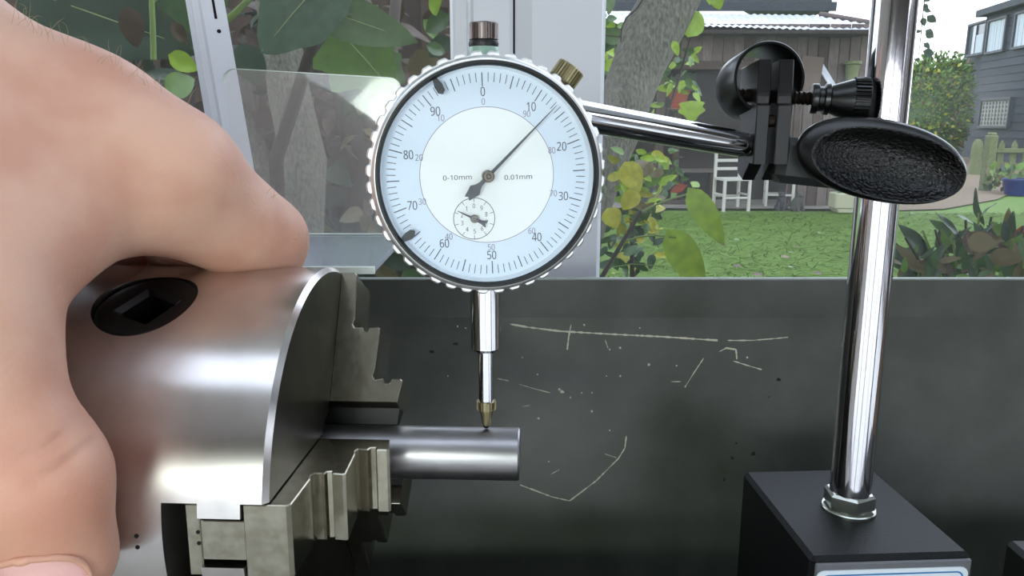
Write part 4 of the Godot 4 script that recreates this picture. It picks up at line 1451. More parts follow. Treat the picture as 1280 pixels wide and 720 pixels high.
func left_window_plants():
	# brown board fence a few metres behind the glass
	var f := thing("board_fence", Vector3(-1.6, 0, -3.4), "dark brown board fence behind the big leaves outside the left window", "fence")
	var g := Geo.new(false)
	g.box(Vector3(0, 0, 0), Vector3(0.155, 2.6, 0.025), 0.004)
	var pm := g.mesh()
	for k in 24:
		put("plank", pm, M.fence_brown if k % 3 else M.shed_board_brown, Transform3D(Basis(Vector3.BACK, rng.randf_range(-0.002, 0.002)), Vector3(-3.5 + k * 0.145, 1.3, -3.4 - 0.03 * (k % 2))), f)
	g = Geo.new(false)
	g.box(Vector3(-1.8, 0.5, -3.45), Vector3(3.6, 0.1, 0.05))
	g.box(Vector3(-1.8, 2.0, -3.45), Vector3(3.6, 0.1, 0.05))
	obj("rail", g, M.fence_brown, f).set_meta("kind", "stuff")
	var t := thing("tree", Vector3(-0.75, 0, -2.2), "grey-barked trunk seen through the clear plastic guard", "tree")
	twig(t, "trunk", M.bark, [Vector3(-0.62, 0, -2.2)] + pxs([[372, 330], [380, 200], [362, 120], [350, 40], [330, -80]], 2.2), 0.075, 0.05, 14)
	twig(t, "branch", M.bark, pxs([[330, 330], [325, 220], [308, 150], [292, 60]], 2.4), 0.05, 0.03, 10)
	twig(t, "branch", M.shed_board, pxs([[490, 200], [488, 70], [497, -20]], 1.7), 0.016, 0.012, 8)
	twig(t, "branch", M.dark_bark, pxs([[440, 340], [452, 220], [430, 120], [425, 20]], 2.5), 0.05, 0.035, 10)
	var shade_crown := MultiMesh.new()  # canopy out of view, added overhead to shade the left window plants
	shade_crown.transform_format = MultiMesh.TRANSFORM_3D
	shade_crown.mesh = L.broad
	shade_crown.instance_count = 900
	for i in 900:
		var d := Vector3(rng.randfn(), rng.randfn(), rng.randfn()).normalized()
		var p := Vector3(-1.2, 3.6, -2.0) + d * Vector3(2.2, 0.9, 1.3) * pow(rng.randf(), 0.4)
		var sc := rng.randf_range(0.16, 0.30)
		shade_crown.set_instance_transform(i, Transform3D(Basis(Vector3.UP, rng.randf() * TAU) * Basis(Vector3.RIGHT, rng.randf_range(1.0, 2.1)) * Basis.from_scale(Vector3.ONE * sc), p - t.position))
	var cr := MultiMeshInstance3D.new()
	cr.name = "shade_crown"
	cr.multimesh = shade_crown
	cr.material_override = M.leaf_mid
	cr.set_meta("kind", "stuff")
	t.add_child(cr, true)
	cloud_of_leaves("undergrowth", "dim green and brown undergrowth between fence and big leaves", "oval", M.leaf_deep, 260, at(330, 200, 2.7), Vector3(0.95, 0.6, 0.3), 0.13)
	cloud_of_leaves("undergrowth", "withered brown foliage in front of the dark fence", "oval", M.leaf_brown, 320, at(300, 130, 2.6), Vector3(0.9, 0.55, 0.3), 0.11)
	cloud_of_leaves("undergrowth", "olive foliage low down behind the hand and guard", "oval", M.leaf_tan, 160, at(400, 240, 2.6), Vector3(0.6, 0.35, 0.25), 0.10)
	# the big-leaved plant close to the glass
	var o := thing("leafy_plant", at(330, 330, 1.0) * Vector3(1, 0, 1), "big-leaved green plant close outside the left window above the clear guard", "plant")
	twig(o, "stem", M.dark_bark, [at(330, 330, 1.0) * Vector3(1, 0, 1), at(345, 200, 1.0), at(390, 60, 0.95), at(420, -60, 0.95)], 0.012, 0.006)
	twig(o, "stalk", M.green_stem, pxs([[192, 75], [191, 30], [188, -30]], 0.85), 0.0035, 0.003)
	twig(o, "stalk", M.green_stem, pxs([[262, 42], [292, 18], [325, -14]], 0.8), 0.004, 0.003)
	twig(o, "stalk", M.green_stem, pxs([[384, 7], [410, 14], [440, 22]], 0.79), 0.0016, 0.001)
	var hero := [
		["broad", "leaf_deep", 40, -10, 245, 62, 1.00, 0.60], ["broad", "leaf_mid", 262, -40, 95, 60, 1.12, 0.62], ["broad", "leaf_deep", 120, 20, 60, 95, 1.1, 0.8],
		["broad", "leaf_grey", 412, -34, 318, 68, 0.76, 0.78], ["oval", "leaf_pale", 388, 6, 524, 54, 0.78, 0.78], ["lobed", "leaf_bright", 425, 40, 492, 112, 0.82, 1.35],
		["round", "leaf_brown", 392, 16, 432, 42, 0.9, 0.8], ["oval", "leaf_lime", 540, -8, 548, 22, 0.8, 1.0], ["oval", "leaf_lime", 212, 70, 250, 88, 0.95, 1.2], ["oval", "leaf_bright", 208, 112, 246, 98, 0.95, 1.4],
		["round", "leaf_deep", 300, 60, 330, 108, 1.2, 0.9], ["oval", "leaf_mid", 560, 20, 528, 40, 0.95, 1.0], ["oval", "leaf_deep", 562, 48, 532, 72, 0.95, 1.0], ["oval", "leaf_mid", 534, 58, 560, 66, 0.9, 0.8], ["oval", "leaf_bright", 530, 26, 550, 52, 1.0, 0.8], ["round", "leaf_brown", 160, 12, 172, 62, 0.97, 0.7],
		["oval", "leaf_brown", 152, 62, 140, 38, 1.2, 1.0], ["oval", "leaf_brown", 215, 30, 236, 56, 1.0, 1.0], ["lobed", "leaf_pale", 470, 70, 510, 104, 0.9, 0.9], ["broad", "leaf_tan", 540, 70, 515, 112, 1.2, 0.9], ["oval", "leaf_mid", 505, 340, 530, 372, 0.9, 1.2],
	]
	for h in hero:
		var a := at(h[2], h[3], h[6])
		var b := at(h[4], h[5], h[6] + 0.03)
		var lf := leaf(o, h[0], M[h[1]], a, b, to_eye(a, 0.25), h[7])
		if Vector2(h[4] - h[2], h[5] - h[3]).length() > 75:
			var gv := Geo.new(false)
			var x: float = 0.010
			gv.tube([Vector3(0, 0, 0.012), Vector3(0, 0.5, -0.02), Vector3(0, 0.97, -0.13)], [x, x * 0.6, x * 0.2], 5, false)
			var mi := MeshInstance3D.new()
			mi.name = "midrib"
			mi.mesh = gv.mesh()
			mi.material_override = M.leaf_vein
			lf.add_child(mi, true)


func right_window_plants():
	var t := thing("tree", at(730, 420, 2.1) * Vector3(1, 0, 1), "leaning grey-barked tree trunk just right of the white window post", "tree")
	var g := Geo.new(false)
	var path := []
	var rad := []
	var pts := [[690, 460, 36], [705, 360, 34], [728, 270, 32], [752, 205, 30], [772, 160, 30], [784, 120, 32], [799, 80, 33], [813, 45, 37], [828, 18, 36], [842, -10, 36], [858, -60, 34]]
	path.append(at(690, 460, 2.1) * Vector3(1, 0, 1))
	rad.append(0.10)
	for q in pts:
		path.append(at(q[0], q[1], 2.1))
		rad.append(q[2] * 2.1 / FOCAL)
	g.tube(path, rad, 20)
	obj("trunk", g, M.bark, t)
	twig(t, "branch", M.bark, pxs([[780, 150], [774, 185], [764, 230], [750, 270]], 2.05), 0.026, 0.014, 10)
	twig(t, "vine", M.dark_bark, pxs([[806, -4], [795, 12], [783, 22], [777, 36], [776, 52]], 2.02), 0.0028, 0.002, 6)
	twig(t, "vine", M.dark_bark, pxs([[750, 43], [764, 45], [776, 46]], 2.02), 0.002, 0.002, 6)
	var b := thing("leafy_plant", at(800, 420, 2.3) * Vector3(1, 0, 1), "yellowing green shrub growing around the leaning grey trunk", "plant")
	twig(b, "stem", M.dark_bark, [at(800, 420, 2.3) * Vector3(1, 0, 1), at(790, 260, 2.2), at(815, 190, 2.2), at(845, 110, 2.2), at(868, 30, 2.2)], 0.008, 0.003)
	twig(b, "stalk", M.leaf_tan, pxs([[834, 136], [842, 136], [852, 136]], 2.15), 0.0015, 0.0015, 5)
	var add := func(n: int, x0: float, x1: float, y0: float, y1: float, d0: float, d1: float, s0: float, s1: float, mats: Array, kind: String):
		for k in n:
			var d := rng.randf_range(d0, d1)
			var px := rng.randf_range(x0, x1)
			var py := rng.randf_range(y0, y1)
			var a := at(px, py, d)
			var ang := rng.randf_range(-0.6, PI + 0.6)
			var s := rng.randf_range(s0, s1)
			var e := at(px + cos(ang) * s, py + sin(ang) * s, d + rng.randf_range(-0.02, 0.02))
			leaf(b, kind, M[mats[rng.randi() % mats.size()]], a, e, to_eye(a, 0.8), rng.randf_range(0.8, 1.2))
	add.call(90, 758, 830, 192, 262, 1.9, 2.5, 12, 26, ["leaf_bright", "leaf_yellow", "leaf_lime", "leaf_mid", "leaf_tan"], "oval")
	add.call(60, 756, 818, 252, 335, 2.0, 2.6, 12, 24, ["leaf_mid", "leaf_yellow", "leaf_grey", "leaf_deep"], "oval")
	add.call(26, 818, 852, 188, 245, 2.3, 2.7, 8, 16, ["leaf_mid", "leaf_bright", "leaf_grey"], "oval")
	add.call(28, 830, 868, 62, 122, 2.1, 2.4, 9, 18, ["leaf_bright", "leaf_lime", "leaf_mid"], "oval")
	add.call(34, 754, 790, -6, 125, 2.4, 3.0, 12, 26, ["leaf_bright", "leaf_mid", "leaf_pale", "leaf_lime"], "oval")
	add.call(6, 800, 840, 128, 150, 2.3, 2.4, 8, 14, ["leaf_lime", "leaf_bright"], "oval")
	for h in [["round", "leaf_lime", 861, 44, 874, 12, 2.1, 1.0], ["round", "leaf_lime", 892, -14, 900, 12, 2.1, 0.9], ["oval", "leaf_lime", 884, -10, 888, 6, 2.1, 1.0], ["lobed", "leaf_lime", 865, 128, 864, 152, 1.9, 1.5], ["round", "leaf_yellow", 782, 205, 800, 240, 1.8, 0.9], ["round", "leaf_yellow", 795, 240, 778, 262, 1.85, 1.0], ["round", "leaf_yellow", 760, 262, 772, 285, 1.9, 1.2], ["oval", "leaf_lime", 842, 52, 848, 70, 2.0, 1.0]]:
		var a := at(h[2], h[3], h[6])
		leaf(b, h[0], M[h[1]], a, at(h[4], h[5], h[6]), to_eye(a, 0.2), h[7])
	# the spray with two long hanging leaves close to the glass
	var s := thing("leaf_spray", at(690, 420, 0.8) * Vector3(1, 0, 1), "thin branch with two long bright green hanging leaves near the glass", "branch")
	twig(s, "stem", M.dark_bark, [at(690, 420, 0.8) * Vector3(1, 0, 1), at(715, 450, 0.8)] + pxs([[742, 366], [752, 347], [775, 308], [801, 264]], 0.8), 0.0032, 0.0022)
	twig(s, "petiole", M.green_stem, pxs([[798, 268], [815, 258], [840, 248], [862, 242]], 0.8), 0.0012, 0.001, 6)
	twig(s, "petiole", M.green_stem, pxs([[783, 301], [798, 296], [820, 294], [845, 297]], 0.8), 0.0011, 0.001, 6)
	twig(s, "petiole", M.green_stem, pxs([[766, 334], [790, 330], [830, 333]], 0.82), 0.0006, 0.0005, 6)
	for h in [["oval", "leaf_lime", 862, 238, 908, 308, 0.8, 0.72], ["oval", "leaf_lime", 836, 290, 884, 366, 0.8, 0.85], ["tiny", "terracotta", 858, 232, 836, 240, 0.9, 0.9], ["tiny", "leaf_lime", 866, 234, 873, 226, 0.9, 1.4]]:
		var a := at(h[2], h[3], h[6])
		leaf(s, h[0], M[h[1]], a, at(h[4], h[5], h[6] + 0.01), to_eye(a, 0.1), h[7])
	# glossy shrub against the glass at the lower right
	var r := thing("leafy_plant", at(1210, 420, 0.72) * Vector3(1, 0, 1), "dark glossy shrub with withered brown leaves at the foot of the right window", "plant")
	var foot := at(1210, 420, 0.72)
	for k in 9:
		var px := 1130.0 + k * 19 + rng.randf_range(-5, 5)
		var py := 300.0 - 30.0 * sin(PI * (px - 1110) / 250.0) + rng.randf_range(-6, 10)
		twig(r, "stem", M.green_stem if k % 2 else M.dark_bark, [at(1190 + k * 5, 430, 0.70), at((px + 1210) / 2, 360, 0.70), at(px, py, 0.69)], 0.002, 0.001, 6)
	var put_leaf := func(px: float, py: float, ang: float, s: float, m: String, kind: String):
		var d := rng.randf_range(0.62, 0.78)
		var a := at(px, py, d)
		leaf(r, kind, M[m], a, at(px + cos(ang) * s, py + sin(ang) * s, d - 0.012), to_eye(a, 0.7), rng.randf_range(0.8, 1.1))
	var cols := ["leaf_deep", "leaf_mid", "leaf_grey", "leaf_brown", "leaf_tan", "leaf_bright", "leaf_pale", "leaf_mid", "leaf_deep"]
	for k in 170:
		var px := rng.randf_range(1122, 1285)
		var top := 334.0 - 40.0 * clampf((px - 1115) / 90.0, 0, 1)
		var py := rng.randf_range(top, 362)
		put_leaf.call(px, py, rng.randf_range(-2.9, 0.2), rng.randf_range(15, 32), cols[rng.randi() % cols.size()], "narrow" if rng.randf() < 0.82 else "oval")
	for h in [[1160, 320, -2.2, 50, "leaf_deep"], [1200, 300, -2.1, 40, "leaf_deep"], [1195, 296, -2.5, 34, "leaf_mid"], [1230, 282, -2.0, 46, "leaf_deep"], [1228, 292, -2.3, 40, "leaf_grey"], [1225, 272, -0.9, 26, "leaf_mid"], [1262, 300, -1.5, 34, "leaf_deep"], [1258, 318, -1.0, 36, "leaf_grey"]]:
		put_leaf.call(h[0], h[1], h[2], h[3], h[4], "narrow")
	for h in [[1205, 310, -0.5, 40, "leaf_brown"], [1212, 300, 0.2, 36, "leaf_tan"], [1240, 290, 0.3, 34, "leaf_brown"], [1262, 296, 0.5, 36, "leaf_brown"], [1240, 320, 0.1, 40, "leaf_tan"], [1270, 290, 0.4, 34, "terracotta"]]:
		put_leaf.call(h[0], h[1], h[2], h[3], h[4], "round")
	# creeper hanging down beside the chrome post
	var v := thing("creeper", at(1150, -40, 0.75), "thin hanging creeper with small leaves beside the chrome post top", "creeper")
	twig(v, "stem", M.dark_bark, pxs([[1158, -40], [1156, -5], [1153, 25], [1150, 55], [1147, 78]], 0.75), 0.0006, 0.0004, 5)
	for h in [[1154, 12, 1165, 14], [1156, 2, 1164, -8], [1155, 5, 1160, 12], [1153, 22, 1156, 33], [1159, 20, 1171, 28], [1151, 38, 1144, 41], [1157, 38, 1168, 44], [1157, 42, 1168, 47], [1155, 54, 1163, 60], [1154, 64, 1169, 68], [1149, 74, 1143, 75], [1156, 66, 1166, 71]]:
		var a := at(h[0], h[1], 0.75)
		leaf(v, "tiny", M.leaf_grey, a, at(h[2], h[3], 0.75), to_eye(a, 0.3), 1.3)


func shed_at(px: float, py: float, back := 0.0) -> Vector3:   # a point of the shed's front plane
	var r := at(px, py, 1.0) - EYE
	var n := Vector3(0.13, 0, 1).normalized()
	var p0 := Vector3(1.9, 0, -11.2 - back) - EYE
	return EYE + r * (p0.dot(n) / r.dot(n))


func shed():
	var o := thing("shed", Vector3(3.6, 0, -11.8), "weathered timber shed with a corrugated tin roof across the lawn", "shed")
	# wall boards: full height right of the porch, a band of boards above the porch opening
	var yaw := Basis(Vector3.UP, -atan(0.13) * -1.0)
	var mats := [M.shed_board, M.shed_board_pale, M.shed_board]
	var px := 752.0
	var k := 0
	while px < 1112:
		var open := px < 998
		var top := shed_at(px, 30, 0).y
		var bot := shed_at(px, 80, 0).y if open else 0.02
		var p := shed_at(px, 60)
		var g := Geo.new(false)
		g.box(Vector3(p.x, (top + bot) / 2, p.z - 0.01 * (k % 2)), Vector3(0.152, top - bot, 0.025), 0.004, yaw)
		obj("plank", g, mats[k % 3] if k % 7 else M.shed_board_brown, o)
		px += 13.2
		k += 1
	var g := Geo.new(false)
	var w0 := shed_at(1000, 60, 0.06)
	var w1 := shed_at(1112, 60, 0.06)
	g.box(Vector3((w0.x + w1.x) / 2, shed_at(1040, 36).y / 2, (w0.z + w1.z) / 2), Vector3(w0.distance_to(w1), shed_at(1040, 36).y, 0.05), 0.0, yaw)
	var w2 := shed_at(745, 55, 0.06)
	var w3_ := shed_at(1000, 55, 0.06)
	g.box((w2 + w3_) / 2, Vector3(w2.distance_to(w3_), 0.55, 0.05), 0.0, yaw)
	obj("wall", g, M.shed_board_brown, o)
	g = Geo.new(false)
	var b0 := shed_at(745, 82)
	var b1 := shed_at(1002, 82)
	g.box((b0 + b1) / 2, Vector3(b0.distance_to(b1), 0.12, 0.12), 0.01, yaw)
	obj("porch_beam", g, M.shed_board_brown, o)
	for x in [828, 1000]:
		g = Geo.new(false)
		var p := shed_at(x, 82)
		g.box(Vector3(p.x, p.y / 2, p.z + 0.0), Vector3(0.10, p.y, 0.10), 0.008, yaw)
		obj("porch_post", g, M.shed_board_brown, o)
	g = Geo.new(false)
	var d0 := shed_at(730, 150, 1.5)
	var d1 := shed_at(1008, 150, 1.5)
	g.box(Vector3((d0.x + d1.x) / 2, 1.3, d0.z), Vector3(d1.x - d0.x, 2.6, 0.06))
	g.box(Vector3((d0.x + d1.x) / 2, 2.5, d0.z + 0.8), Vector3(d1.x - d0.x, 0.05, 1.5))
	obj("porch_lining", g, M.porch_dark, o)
	# corrugated roof in separate sheets
	var sheets := [[748, 835], [835, 920], [920, 1008], [1008, 1112]]
	for s in sheets:
		g = Geo.new(false)
		var nu := 40
		var pt := func(i: int, v: float) -> Vector3:
			var x := lerpf(s[0], s[1], float(i) / nu)
			var lo := shed_at(x, lerpf(28.0, 40.0, (x - 745.0) / 360.0), -0.28)
			var hy := lerpf(14.0, 19.0, (x - 745.0) / 285.0) if x < 1030 else lerpf(19.0, 32.0, (x - 1030.0) / 80.0)
			var hi := shed_at(x - 14, hy, 1.6 if x < 1030 else lerpf(1.6, 0.0, (x - 1030.0) / 80.0))
			return lo.lerp(hi, v) + Vector3(0, 0.011 * sin(i * PI / 2.0 + 0.3), 0)
		for i in nu:
			for j in 3:
				var q := [pt.call(i, j / 3.0), pt.call(i + 1, j / 3.0), pt.call(i + 1, (j + 1) / 3.0), pt.call(i, (j + 1) / 3.0)]
				var nn: Vector3 = (q[1] - q[0]).cross(q[3] - q[0]).normalized()
				if nn.y < 0: nn = -nn
				g.quad(q[0], q[1], q[2], q[3], nn)
		obj("roof_sheet", g, M.tin_roof, o)
	g = Geo.new(false)
	var f0 := shed_at(1026, 18, 1.5)
	var f1 := shed_at(1112, 33, 0.0)
	g.tube([f0, f1], [0.05, 0.05], 6)
	obj("flashing", g, M.shed_board, o)
	g = Geo.new(false)
	var e0 := shed_at(745, 33, -0.05)
	var e1 := shed_at(1112, 44, -0.05)
	g.box((e0 + e1) / 2, Vector3(e0.distance_to(e1), 0.09, 0.03), 0.005, yaw)
	obj("fascia", g, M.shed_board_brown, o)
	# taller slate-grey barn behind
	var b := thing("barn", Vector3(3.2, 0, -14.6), "dark slate-grey barn gable rising behind the tin shed roof", "barn")
	for i in 5:
		g = Geo.new(false)
		var y0 := at(900, 24 - i * 9, 14.2).y
		var y1 := at(900, 13.5 - i * 9, 14.2).y
		var xr := at(1016 - i * 6, 10, 14.2).x
		g.box(Vector3((0.8 + xr) / 2, (y0 + y1) / 2, -13.9), Vector3(xr - 0.8, y1 - y0, 0.05), 0.006, Basis(Vector3.RIGHT, 0.05))
		obj("board", g, M.slate if i % 2 else M.weather_board, b)
	g = Geo.new(false)
	var v0 := at(960, -34, 13.9)
	var v1 := at(1037, 13, 13.9)
	g.tube([v0, v1], [0.06, 0.06], 6)
	g.face([v0, v1, v1 + Vector3(0, 0, -3), v0 + Vector3(0, 0, -3)], v0 + Vector3(0, -5, 0))
	obj("roof_edge", g, M.slate, b)
	g = Geo.new(false)
	g.box(Vector3(2.7, 1.3, -15.6), Vector3(4.4, 2.6, 3.2))
	obj("wall", g, M.slate, b)


func chair_at(p: Vector3, turn: float, label: String):
	var o := Node3D.new()
	o.name = numbered("garden_chair")
	add_child(o)
	o.position = p
	tag(o, label, "chair")
	var b := Basis(Vector3.UP, turn)
	var bar := func(called: String, c: Vector3, s: Vector3):
		var g := Geo.new(false)
		g.box(p + b * c, s, 0.004, b)
		obj(called, g, M.white_paint, o)
	bar.call("seat", Vector3(0, 0.46, 0), Vector3(0.42, 0.035, 0.40))
	for x in [-0.19, 0.19]:
		bar.call("leg", Vector3(x, 0.225, 0.18), Vector3(0.04, 0.45, 0.04))
		bar.call("leg", Vector3(x, 0.45, -0.18), Vector3(0.04, 0.90, 0.04))
		bar.call("side_rail", Vector3(x, 0.24, 0), Vector3(0.025, 0.03, 0.34))
	for z in [0.18, -0.18]:
		bar.call("stretcher", Vector3(0, 0.20, z), Vector3(0.36, 0.03, 0.025))
	for y in [0.60, 0.72, 0.85]:
		bar.call("back_slat", Vector3(0, y, -0.18), Vector3(0.36, 0.045, 0.02))


func seated_animal(px: float, py: float, s: float, m: Material, label: String, turn: float):
	var p := ground(px, py)
	var o := thing("garden_statue", p, label, "statue")
	var g := Geo.new(false)
	g.xf = Transform3D(Basis(Vector3.UP, turn) * s, p)
	g.ball(Vector3(0, 0.11, -0.02), Vector3(0.085, 0.12, 0.10))
	g.ball(Vector3(0, 0.17, 0.03), Vector3(0.065, 0.10, 0.065))
	for x in [-0.05, 0.05]:
		g.tube([Vector3(x, 0.15, 0.06), Vector3(x, 0.06, 0.085), Vector3(x, 0.0, 0.09)], [0.028, 0.02, 0.024], 10)
		g.ball(Vector3(x * 1.5, 0.05, -0.01), Vector3(0.04, 0.05, 0.07))
	obj("body", g, m, o)
	g = Geo.new(false)
	g.xf = Transform3D(Basis(Vector3.UP, turn) * s, p)
	g.ball(Vector3(0, 0.275, 0.045), Vector3(0.058, 0.052, 0.06))
	g.ball(Vector3(0, 0.262, 0.10), Vector3(0.03, 0.026, 0.035))
	obj("head", g, m, o)
	for x in [-0.042, 0.042]:
		g = Geo.new(false)
		g.xf = Transform3D(Basis(Vector3.UP, turn) * s, p)
		g.tube([Vector3(x, 0.30, 0.04), Vector3(x * 1.2, 0.345, 0.035)], [0.024, 0.004], 8)
		obj("ear", g, m, o)


func porch_things():
	chair_at(ground(913, 263), 0.15, "white painted garden chair on the shed porch, left of the pair")
	chair_at(ground(972, 259), -0.25, "white painted garden chair beside the two dark statues")
	seated_animal(976, 263, 0.85, M.stone_dark, "black seated animal statue at the lawn edge in front of the chairs", -0.3)
	seated_animal(996, 264, 0.88, M.stone_grey, "grey seated animal statue next to the black one", 0.4)
	var p := ground(1018, 252)
	var o := thing("gazing_ball", p, "shiny green glass ball on a dark pot near the statues", "glass ball")
	var g := Geo.new(false)
	g.lathe([Vector2(0, 0), Vector2(0.06, 0), Vector2(0.09, 0.12), Vector2(0.08, 0.12), Vector2(0.0, 0.11)], Transform3D(Basis.IDENTITY, p), 20)
	obj("pot", g, M.stone_dark, o)
	g = Geo.new(false)
	g.ball(p + Vector3(0, 0.165, 0), Vector3.ONE * 0.058)
	obj("ball", g, M.green_glass, o)
	# stone trough right of the ball
	p = ground(1058, 266)
	o = thing("stone_trough", p, "mossy pale stone trough at the end of the shed beside the post", "planter")
	g = Geo.new(false)
	var q := [Vector2(0.18, 0), Vector2(0.22, 0.26), Vector2(0.19, 0.27), Vector2(0.16, 0.22)]
	for k in 3:
		g.box(p + Vector3(0, 0.03 + 0.02 * k, 0), Vector3(0.34 + 0.03 * k, 0.04, 0.26), 0.01)
	g.box(p + Vector3(0, 0.18, 0.12), Vector3(0.44, 0.22, 0.05), 0.015)
	g.box(p + Vector3(0, 0.18, -0.12), Vector3(0.44, 0.22, 0.05), 0.015)
	g.box(p + Vector3(-0.2, 0.18, 0), Vector3(0.05, 0.22, 0.24), 0.015)
	g.box(p + Vector3(0.2, 0.18, 0), Vector3(0.05, 0.22, 0.24), 0.015)
	obj("trough", g, M.stone_pale, o).set_meta("kind", "stuff")
	for k in 10:
		var a := p + Vector3(rng.randf_range(-0.15, 0.15), 0.27, rng.randf_range(-0.05, 0.1))
		leaf(o, "oval", M.leaf_mid if k % 2 else M.leaf_grey, a, a + Vector3(rng.randf_range(-0.1, 0.1), rng.randf_range(0.02, 0.14), rng.randf_range(0, 0.1)), Vector3(0, 0.6, 1))
	# mossy wall pot on the boards
	p = shed_at(1065, 90, -0.12)
	o = thing("wall_planter", p, "mossy half-round pot hanging on the shed boards beside the post", "planter")
	g = Geo.new(false)
	g.lathe([Vector2(0, -0.15), Vector2(0.07, -0.15), Vector2(0.085, -0.05), Vector2(0.095, 0.10), Vector2(0.125, 0.11), Vector2(0.125, 0.15), Vector2(0.10, 0.15), Vector2(0.08, 0.05), Vector2(0, 0.02)], Transform3D(Basis.IDENTITY, p), 20)
	obj("pot", g, M.mossy_wood, o)
	# bench and boxes in the dark of the porch
	p = ground(878, 256) + Vector3(0, 0, -0.6)
	o = thing("bench", p, "low wooden bench in the dark porch of the shed", "bench")
	g = Geo.new(false)
	g.box(p + Vector3(0, 0.50, 0), Vector3(0.6, 0.06, 0.36), 0.01)
	obj("seat", g, M.shed_board_pale, o)
	for x in [-0.25, 0.25]:
		g = Geo.new(false)
		g.box(p + Vector3(x, 0.235, 0), Vector3(0.07, 0.47, 0.3), 0.01)
		obj("leg", g, M.shed_board_brown, o)
	p = ground(808, 256) + Vector3(0, 0, -0.4)
	o = thing("storage_box", p, "dark blue storage box at the left of the shed porch", "box")
	g = Geo.new(false)
	g.box(p + Vector3(0, 0.30, 0), Vector3(0.7, 0.6, 0.5), 0.02)
	obj("body", g, M.weather_board, o)
	g = Geo.new(false)
	g.box(p + Vector3(0, 0.63, 0), Vector3(0.74, 0.06, 0.54), 0.02)
	obj("lid", g, M.house_frame, o)
	p = shed_at(848, 128, 0.75) * Vector3(1, 0, 1)
	o = thing("potted_plant", p, "terracotta pot with green leaves standing under the shed porch", "potted plant")
	g = Geo.new(false)
	g.lathe([Vector2(0, 0), Vector2(0.3, 0), Vector2(0.3, 0.05), Vector2(0.05, 0.08), Vector2(0.05, 1.42), Vector2(0.2, 1.45), Vector2(0, 1.46)], Transform3D(Basis.IDENTITY, p), 16)
	obj("pedestal", g, M.shed_board_brown, o)
	g = Geo.new(false)
	g.lathe([Vector2(0, 1.46), Vector2(0.10, 1.46), Vector2(0.15, 1.70), Vector2(0.17, 1.70), Vector2(0.17, 1.75), Vector2(0.13, 1.75), Vector2(0, 1.70)], Transform3D(Basis.IDENTITY, p), 20)
	obj("pot", g, M.terracotta, o)
	for k in 16:
		var a := p + Vector3(rng.randf_range(-0.08, 0.08), 1.72, rng.randf_range(-0.08, 0.08))
		leaf(o, "oval", M.leaf_mid, a, a + Vector3(rng.randf_range(-0.25, 0.25), rng.randf_range(0.02, 0.35), rng.randf_range(-0.1, 0.2)), Vector3(0, 0.4, 1))
	# rusty sheet and pale board propped on the wall behind the clamp
	p = shed_at(1012, 126, -0.1)
	o = thing("metal_sheet", p, "rusty brown sheet fixed to the shed wall behind the threaded bolt", "metal sheet")
	g = Geo.new(false)
	g.box(shed_at(1012, 98, -0.06), Vector3(0.32, 0.62, 0.02), 0.004, Basis(Vector3.BACK, -0.1))
	obj("sheet", g, M.leaf_brown, o)
	g = Geo.new(false)
	g.box(shed_at(1034, 96, -0.09), Vector3(0.09, 0.5, 0.02), 0.004, Basis(Vector3.BACK, 0.62))
	obj("pale_batten", g, M.tin_roof, o)


var H0 := Vector3.ZERO
var H1 := Vector3.ZERO


func on_house(px: float, py: float, out := 0.0) -> Vector3:
	var along_ := (H1 - H0).normalized()
	var n := along_.cross(Vector3.UP).normalized()
	if n.dot(EYE - H0) < 0: n = -n
	var r := at(px, py, 1.0) - EYE
	return EYE + r * ((H0 + n * out - EYE).dot(n) / r.dot(n))


